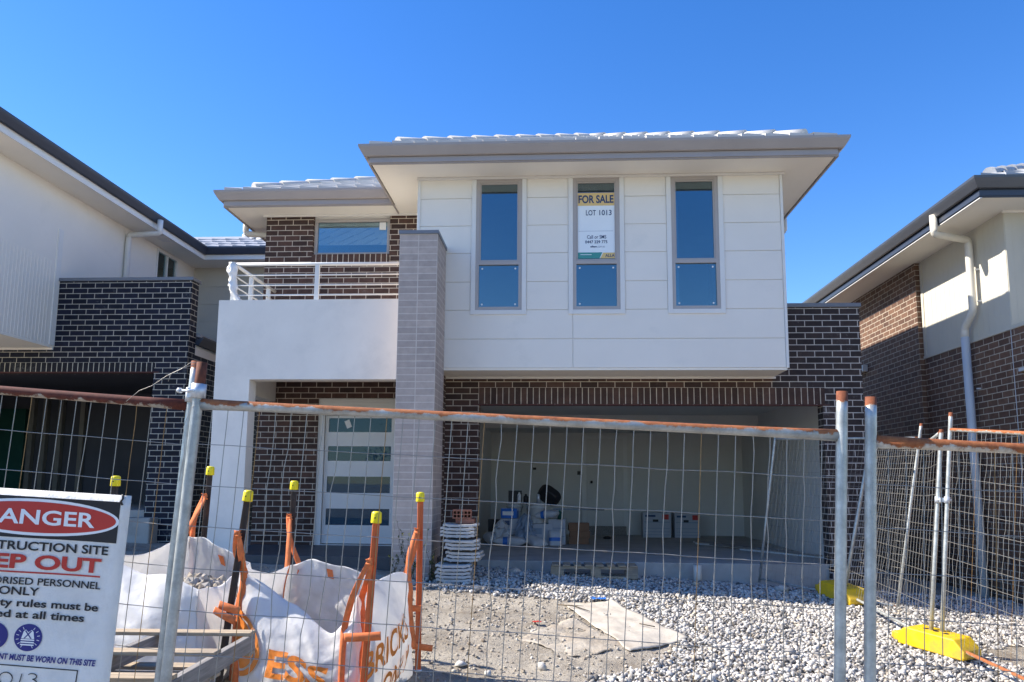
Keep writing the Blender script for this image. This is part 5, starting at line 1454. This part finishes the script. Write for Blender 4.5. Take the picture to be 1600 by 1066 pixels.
for j in range(k):
    t_ = j / (k - 1)
    for i in range(n):
        a = 2 * math.pi * i / n; rr_ = (.11 + .06 * t_ ** .6)
        tub.append(Vector((rr_ * 1.25 * math.copysign(abs(math.cos(a)) ** .7, math.cos(a)), rr_ * math.copysign(abs(math.sin(a)) ** .7, math.sin(a)), .14 * t_)))
mt_ = Matrix.Translation((-.20, 13.95, FZ + .80)) @ Matrix.Rotation(R(35), 4, 'Y') @ Matrix.Rotation(R(-62), 4, 'X')
b.v = [tuple(mt_ @ p) for p in tub]
for j in range(k - 1):
    for i in range(n): b.face((j * n + i, j * n + (i + 1) % n, (j + 1) * n + (i + 1) % n, (j + 1) * n + i), None, 0, True)
b.face(list(range(n))[::-1]); o = b.build('mortar_tub', M['black_plastic']); sm = o.modifiers.new('solid', 'SOLIDIFY'); sm.thickness = .008
tag(o, 'black mortar tub tilted on its side on top of the garage pile', 'tub')
sack('white sack with blue top leaning upright at the right of the garage pile', -.06, 13.62, FZ + .02, .22, .44, .12, R(5), R(78), 5)
sack('grey sack thrown on its side on top of the wide carton in the garage', -.18, 13.72, FZ + .45, .26, .42, .14, R(70), R(-8), 12)
sack('grey sack at the back left of the garage pile', -1.12, 13.65, FZ, .30, .5, .2, R(20), R(6), 15, None)
sack('grey sack slumped in front of the wide carton in the garage', -.42, 13.45, FZ, .28, .42, .16, R(35), R(14), 9, None)
for k_, (dx, h0, w_) in enumerate(((.0, 0, .35), (.012, .115, .36), (-.008, .235, .36))):
    carton(['brown carton at the bottom of the stack right of the garage pile', 'brown carton in the middle of the stack right of the garage pile', 'brown carton on top of the stack right of the garage pile'][k_], .36 + dx, 13.95, FZ + h0, w_, .26, [.112, .117, .14][k_], 'carton', R(2 * k_))
b = MB(); b.tube([(-.1, 13.9, FZ + .61), (.85, 14.6, FZ + .58)], .012, 8); tag(b.build('pipe', M['ink_grey']), 'thin grey pipe lying across the cartons in the garage', 'pipe')
for k_ in range(7):
    b = MB(); x0 = 2.35 + .10 * k_; y0 = 14.4 - .25 * k_; L_ = 1.6 + .2 * (k_ % 3)
    b.box(-.035, .035, -L_ / 2, L_ / 2, 0, .022)
    o = b.build('timber_batten', M['timber_grey' if k_ % 2 else 'plaster'], None, bevel=.002); o.location = (x0 + .5, y0 - .5, FZ + .001 + .023 * (k_ % 2)); o.rotation_euler = (0, 0, R(28 + 5 * (k_ % 4) - 3))
    tag(o, 'thin batten lying on the garage floor along the right wall', 'batten', 'battens on the garage floor')
b = MB(); b.lathe((.95, 15.3, FZ), [(.06, 0), (.09, .02), (.05, .05), (.001, .055)], 10); tag(b.build('rag', M['black_plastic']), 'small dark rag on the garage floor before the inner door', 'rag')
b = MB(); b.tube([(1.86, 10.66, G(1.86, 10.66) - .05), (1.86, 10.66, FZ - .01)], .055, 14); tag(b.build('pipe_stub', M['dpipe']), 'pale pipe stub standing against the garage slab', 'pipe')

# ------------------------------------------------------------------ weeds at the pillar
def weed(label, cx, cy, h, n, seed):
    r_ = random.Random(seed); t = thing('weed', label, 'plant', (cx, cy, G(cx, cy))); st_, lf, fl = MB(), MB(), MB()
    for k in range(n):
        a = r_.uniform(0, 6.28); sp = r_.uniform(.08, .32) * h; hh = h * r_.uniform(.45, 1); z0 = G(cx, cy) - .01
        pts = [Vector((cx + r_.uniform(-.04, .04), cy + r_.uniform(-.04, .04), z0))]
        for i in range(1, 6):
            f = i / 5; pts.append(Vector((cx + sp * f * math.cos(a) + r_.uniform(-.03, .03), cy + sp * f * math.sin(a) * .6 + r_.uniform(-.03, .03), z0 + hh * f)))
        st_.tube(pts, [.004, .0035, .003, .0025, .002, .0012], 5)
        for q in range(9):
            f = r_.uniform(.15, 1) * 5; i = min(4, int(f)); p = pts[i].lerp(pts[i + 1], f - i)
            for _ in range(2):
                d = Vector((r_.uniform(-1, 1), r_.uniform(-1, 1), r_.uniform(-.3, .8))).normalized() * r_.uniform(.02, .05); w = d.cross(Vector((0, 0, 1))).normalized() * .009
                lf.quad([p, p + d * .5 + w, p + d, p + d * .5 - w])
        if r_.random() < .5:
            p = pts[-1]
            for q in range(5):
                d = Vector((math.cos(q * 1.26), -.4, math.sin(q * 1.26))) * .014; fl.quad([p, p + d + Vector((.005, 0, 0)), p + d * 1.2, p + d - Vector((.005, 0, 0))])
    st_.build('stem', M['stem'], t); lf.build('foliage', M['leaf'], t)
    if fl.v: fl.build('flower', M['flower'], t)
weed('straggly weed with yellow flowers growing before the grey pillar', -1.74, 9.18, .75, 11, 1)
weed('low dark weed between the grey pillar and the tile stack', -1.50, 9.20, .48, 9, 2)
weed('small weed at the left foot of the grey pillar', -1.95, 9.22, .38, 6, 4)

# ------------------------------------------------------------------ litter on the dirt
def sheet(label, pts, n=26, lift=.012, amp=.012, name='cardboard_sheet', matk='card', cat='cardboard', curl=.0):
    P = [Vector((x, y, 0)) for x, y in pts]; b = MB()
    for j in range(n + 1):
        for i in range(n + 1):
            u, v = i / n, j / n; p = P[0].lerp(P[1], u).lerp(P[3].lerp(P[2], u), v)
            e = min(u, 1 - u, v, 1 - v); rag = .02 * mnoise.noise(Vector((u * 9, v * 9, 2))) * (1 if e < .02 else 0)
            z_ = G(p.x, p.y) + .016 + lift + amp * mnoise.fractal(Vector((p.x * 4, p.y * 4, 5)), 1, 2, 3) + curl * max(0, u - .85) * 3
            b.v.append((p.x + rag, p.y + rag, z_))
    for j in range(n):
        for i in range(n): b.face((j * (n + 1) + i, j * (n + 1) + i + 1, (j + 1) * (n + 1) + i + 1, (j + 1) * (n + 1) + i), None, 0, True)
    o = b.build(name, M[matk]); sm = o.modifiers.new('solid', 'SOLIDIFY'); sm.thickness = .006; sm.offset = 1
    return tag(o, label, cat)
sheet('large pale cardboard sheet lying flat between the dirt and the gravel', [(.62, 6.98), (1.20, 7.42), (.58, 8.56), (.06, 8.42)], lift=.002, amp=.020, curl=.03)
sheet('dusty cardboard sheet half covered with dirt, left of the larger pale one', [(.14, 6.80), (.64, 7.10), (.16, 8.0), (-.36, 7.2)], lift=-.016, amp=.030, matk='dusty_card')
b = MB(); b.tube([(-.02, 8.30, G(-.02, 8.3) + .05), (.14, 8.26, G(.14, 8.26) + .055), (.32, 8.1, G(.32, 8.1) + .045)], [.006, .008, .003], 6); b.tube([(.14, 8.26, G(.14, 8.26) + .055), (.26, 8.22, G(.26, 8.22) + .06)], [.006, .002], 6)
tag(b.build('stick', M['stem']), 'forked brown stick lying at the back of the large cardboard sheet', 'stick')
b = MB(); b.tube([(.78, 7.72, G(.78, 7.72) + .045), (.92, 7.66, G(.92, 7.66) + .045)], .005, 6); tag(b.build('stick', M['stem']), 'short dark stick lying on the large cardboard sheet', 'stick')
def scrap(label, x, y, s, matk, name, cat):
    b = MB(); n = 6
    for j in range(n):
        for i in range(n): b.v.append((x + s * (i / 5 - .5) * 1.5, y + s * (j / 5 - .5), G(x, y) + .035 + s * .35 * abs(mnoise.noise(Vector((i * .7 + x * 3, j * .7, 1))))))
    for j in range(n - 1):
        for i in range(n - 1): b.face((j * n + i, j * n + i + 1, (j + 1) * n + i + 1, (j + 1) * n + i), None, 0, True)
    tag(b.build(name, M[matk]), label, cat)
scrap('scrap of blue plastic on the gravel behind the large cardboard sheet', .43, 8.63, .11, 'blue_plastic', 'plastic_scrap', 'scrap')
scrap('scrap of red plastic on the bare dirt', -.21, 7.65, .06, 'red_plastic', 'plastic_scrap', 'scrap')

# ------------------------------------------------------------------ stones
def stones(name, label, pts, rad, matk, cat, kind='stuff', flat=.75):
    phi = (1 + 5 ** .5) / 2
    v0 = np.array([(-1, phi, 0), (1, phi, 0), (-1, -phi, 0), (1, -phi, 0), (0, -1, phi), (0, 1, phi), (0, -1, -phi), (0, 1, -phi), (phi, 0, -1), (phi, 0, 1), (-phi, 0, -1), (-phi, 0, 1)]) / math.sqrt(1 + phi * phi)
    f0 = np.array([(0, 11, 5), (0, 5, 1), (0, 1, 7), (0, 7, 10), (0, 10, 11), (1, 5, 9), (5, 11, 4), (11, 10, 2), (10, 7, 6), (7, 1, 8), (3, 9, 4), (3, 4, 2), (3, 2, 6), (3, 6, 8), (3, 8, 9), (4, 9, 5), (2, 4, 11), (6, 2, 10), (8, 6, 7), (9, 8, 1)])
    n = len(pts); sc = rad[:, None] * (0.65 + .7 * rng.random((n, 3))); sc[:, 2] *= flat
    v = v0[None] * (1 + .30 * rng.normal(size=(n, 12, 1)).clip(-1.5, 1.5)) * sc[:, None, :]
    a = rng.random(n) * 6.283; b_ = rng.normal(size=n) * .5
    ca, sa, cb, sb = np.cos(a), np.sin(a), np.cos(b_), np.sin(b_)
    x, y, z = v[..., 0], v[..., 1], v[..., 2]
    y, z = y * cb[:, None] - z * sb[:, None], y * sb[:, None] + z * cb[:, None]
    x, y = x * ca[:, None] - y * sa[:, None], x * sa[:, None] + y * ca[:, None]
    V = np.stack([x, y, z], -1) + pts[:, None, :]
    Fc = (f0[None] + (np.arange(n) * 12)[:, None, None]).reshape(-1, 3)
    me = bpy.data.meshes.new(name); V = V.reshape(-1, 3).astype(np.float32)
    me.vertices.add(len(V)); me.vertices.foreach_set('co', V.ravel())
    me.loops.add(Fc.size); me.loops.foreach_set('vertex_index', Fc.ravel().astype(np.int32))
    me.polygons.add(len(Fc)); me.polygons.foreach_set('loop_start', np.arange(0, Fc.size, 3, dtype=np.int32)); me.polygons.foreach_set('loop_total', np.full(len(Fc), 3, np.int32))
    tv = np.repeat(rng.random(n), 60).astype(np.float32); ul = me.uv_layers.new(name='UVMap'); ul.data.foreach_set('uv', np.stack([tv, tv * 0 + .5], -1).ravel())
    me.materials.append(M[matk]); me.update(calc_edges=True); me.validate()
    o = bpy.data.objects.new(name, me); COL.objects.link(o); tag(o, label, cat, kind=kind); return o
def in_poly(x, y, poly):
    c = np.zeros(len(x), bool); j = len(poly) - 1
    for i in range(len(poly)):
        xi, yi = poly[i]; xj, yj = poly[j]
        c ^= ((yi > y) != (yj > y)) & (x < (xj - xi) * (y - yi) / (yj - yi + 1e-12) + xi); j = i
    return c
GP = [(-1.75, 9.05), (-1.2, 8.72), (-.8, 8.76), (-.09, 8.68), (.55, 8.62), (1.24, 7.52), (.78, 6.75), (.15, 6.15), (-.25, 5.4), (2.2, 4.9), (4.3, 4.9), (4.05, 7.0), (4.0, 7.9), (5.75, 8.1), (5.75, 10.7), (4.1, 10.75), (3.95, 10.74), (-1.48, 10.74), (-1.48, 10.1), (-1.50, 9.30)]
def gravel_pts(sp, rmin, rmax, poly, jag=.10, lift=.3):
    gx, gy = np.meshgrid(np.arange(-2.2, 5.9, sp), np.arange(4.8, 10.8, sp)); x = gx.ravel() + rng.uniform(-.6, .6, gx.size) * sp; y = gy.ravel() + rng.uniform(-.6, .6, gx.size) * sp
    jx = x + jag * np.array([mnoise.noise(Vector((a * 5, b * 5, 0))) for a, b in zip(x, y)]) + rng.normal(size=x.size) * jag * .35
    jy = y + jag * np.array([mnoise.noise(Vector((a * 5, b * 5, 7))) for a, b in zip(x, y)]) + rng.normal(size=x.size) * jag * .35
    k = in_poly(jx, jy, poly) & ~((y > 10.72)); x, y = x[k], y[k]
    r = rmin + (rmax - rmin) * rng.random(x.size) ** 1.8
    z = np.array([G(a, b) + .016 * mnoise.fractal(Vector((a * 5, b * 5, 0)), 1.0, 2.0, 4) for a, b in zip(x, y)]) + r * lift + .012 * rng.random(x.size)
    return np.stack([x, y, z], -1), r
p_, r_ = gravel_pts(.031, .011, .027, GP)
stones('gravel', 'pale crushed gravel spread in front of the garage', p_, r_, 'stone', 'gravel')
# scattered small stones and clods on the dirt
n = 24000
x = rng.uniform(-4.5, 2.5, n); y = rng.uniform(4.8, 9.4, n); k = ~in_poly(x, y, GP); x, y = x[k], y[k]
r = .003 + .017 * rng.random(x.size) ** 7
stones('pebbles', 'loose pebbles and clods scattered on the bare dirt', np.stack([x, y, [G(a, b) + .016 * mnoise.fractal(Vector((a * 5, b * 5, 0)), 1.0, 2.0, 4) for a, b in zip(x, y)] + r * .3], -1), r, 'clod', 'pebbles')
for lab, x, y, r in (('pale stone lying on the dirt right of the brick bag', -.80, 6.42, .042), ('dark stone lying on the dirt in the middle foreground', -.13, 6.45, .040), ('small pale stone at the bottom edge of the dirt', -.55, 6.2, .030),
                     ('largest pale stone on the gravel near the tile stack', -.93, 8.85, .075), ('dark stone on the gravel in front of the right garage pier', 2.05, 7.2, .05)):
    o = stones('stone', lab, np.array([[x, y, G(x, y) + r * .5]]), np.array([r]), 'stone', 'stone', None, .8); o['group'] = 'single stones on the ground'
# lumps of concrete in the shade near the slab
for lab, x, y, r in (('flat pale concrete lump in the shade left of the pallet', -.55, 10.2, .10), ('pale concrete lump in the shade below the right garage corner', 2.75, 9.95, .09), ('small concrete lump in the shade right of the pallet', 1.75, 10.1, .06)):
    o = stones('concrete_lump', lab, np.array([[x, y, G(x, y) + .03]]), np.array([r]), 'stone', 'rubble', None, .45); o['group'] = 'concrete lumps by the slab'
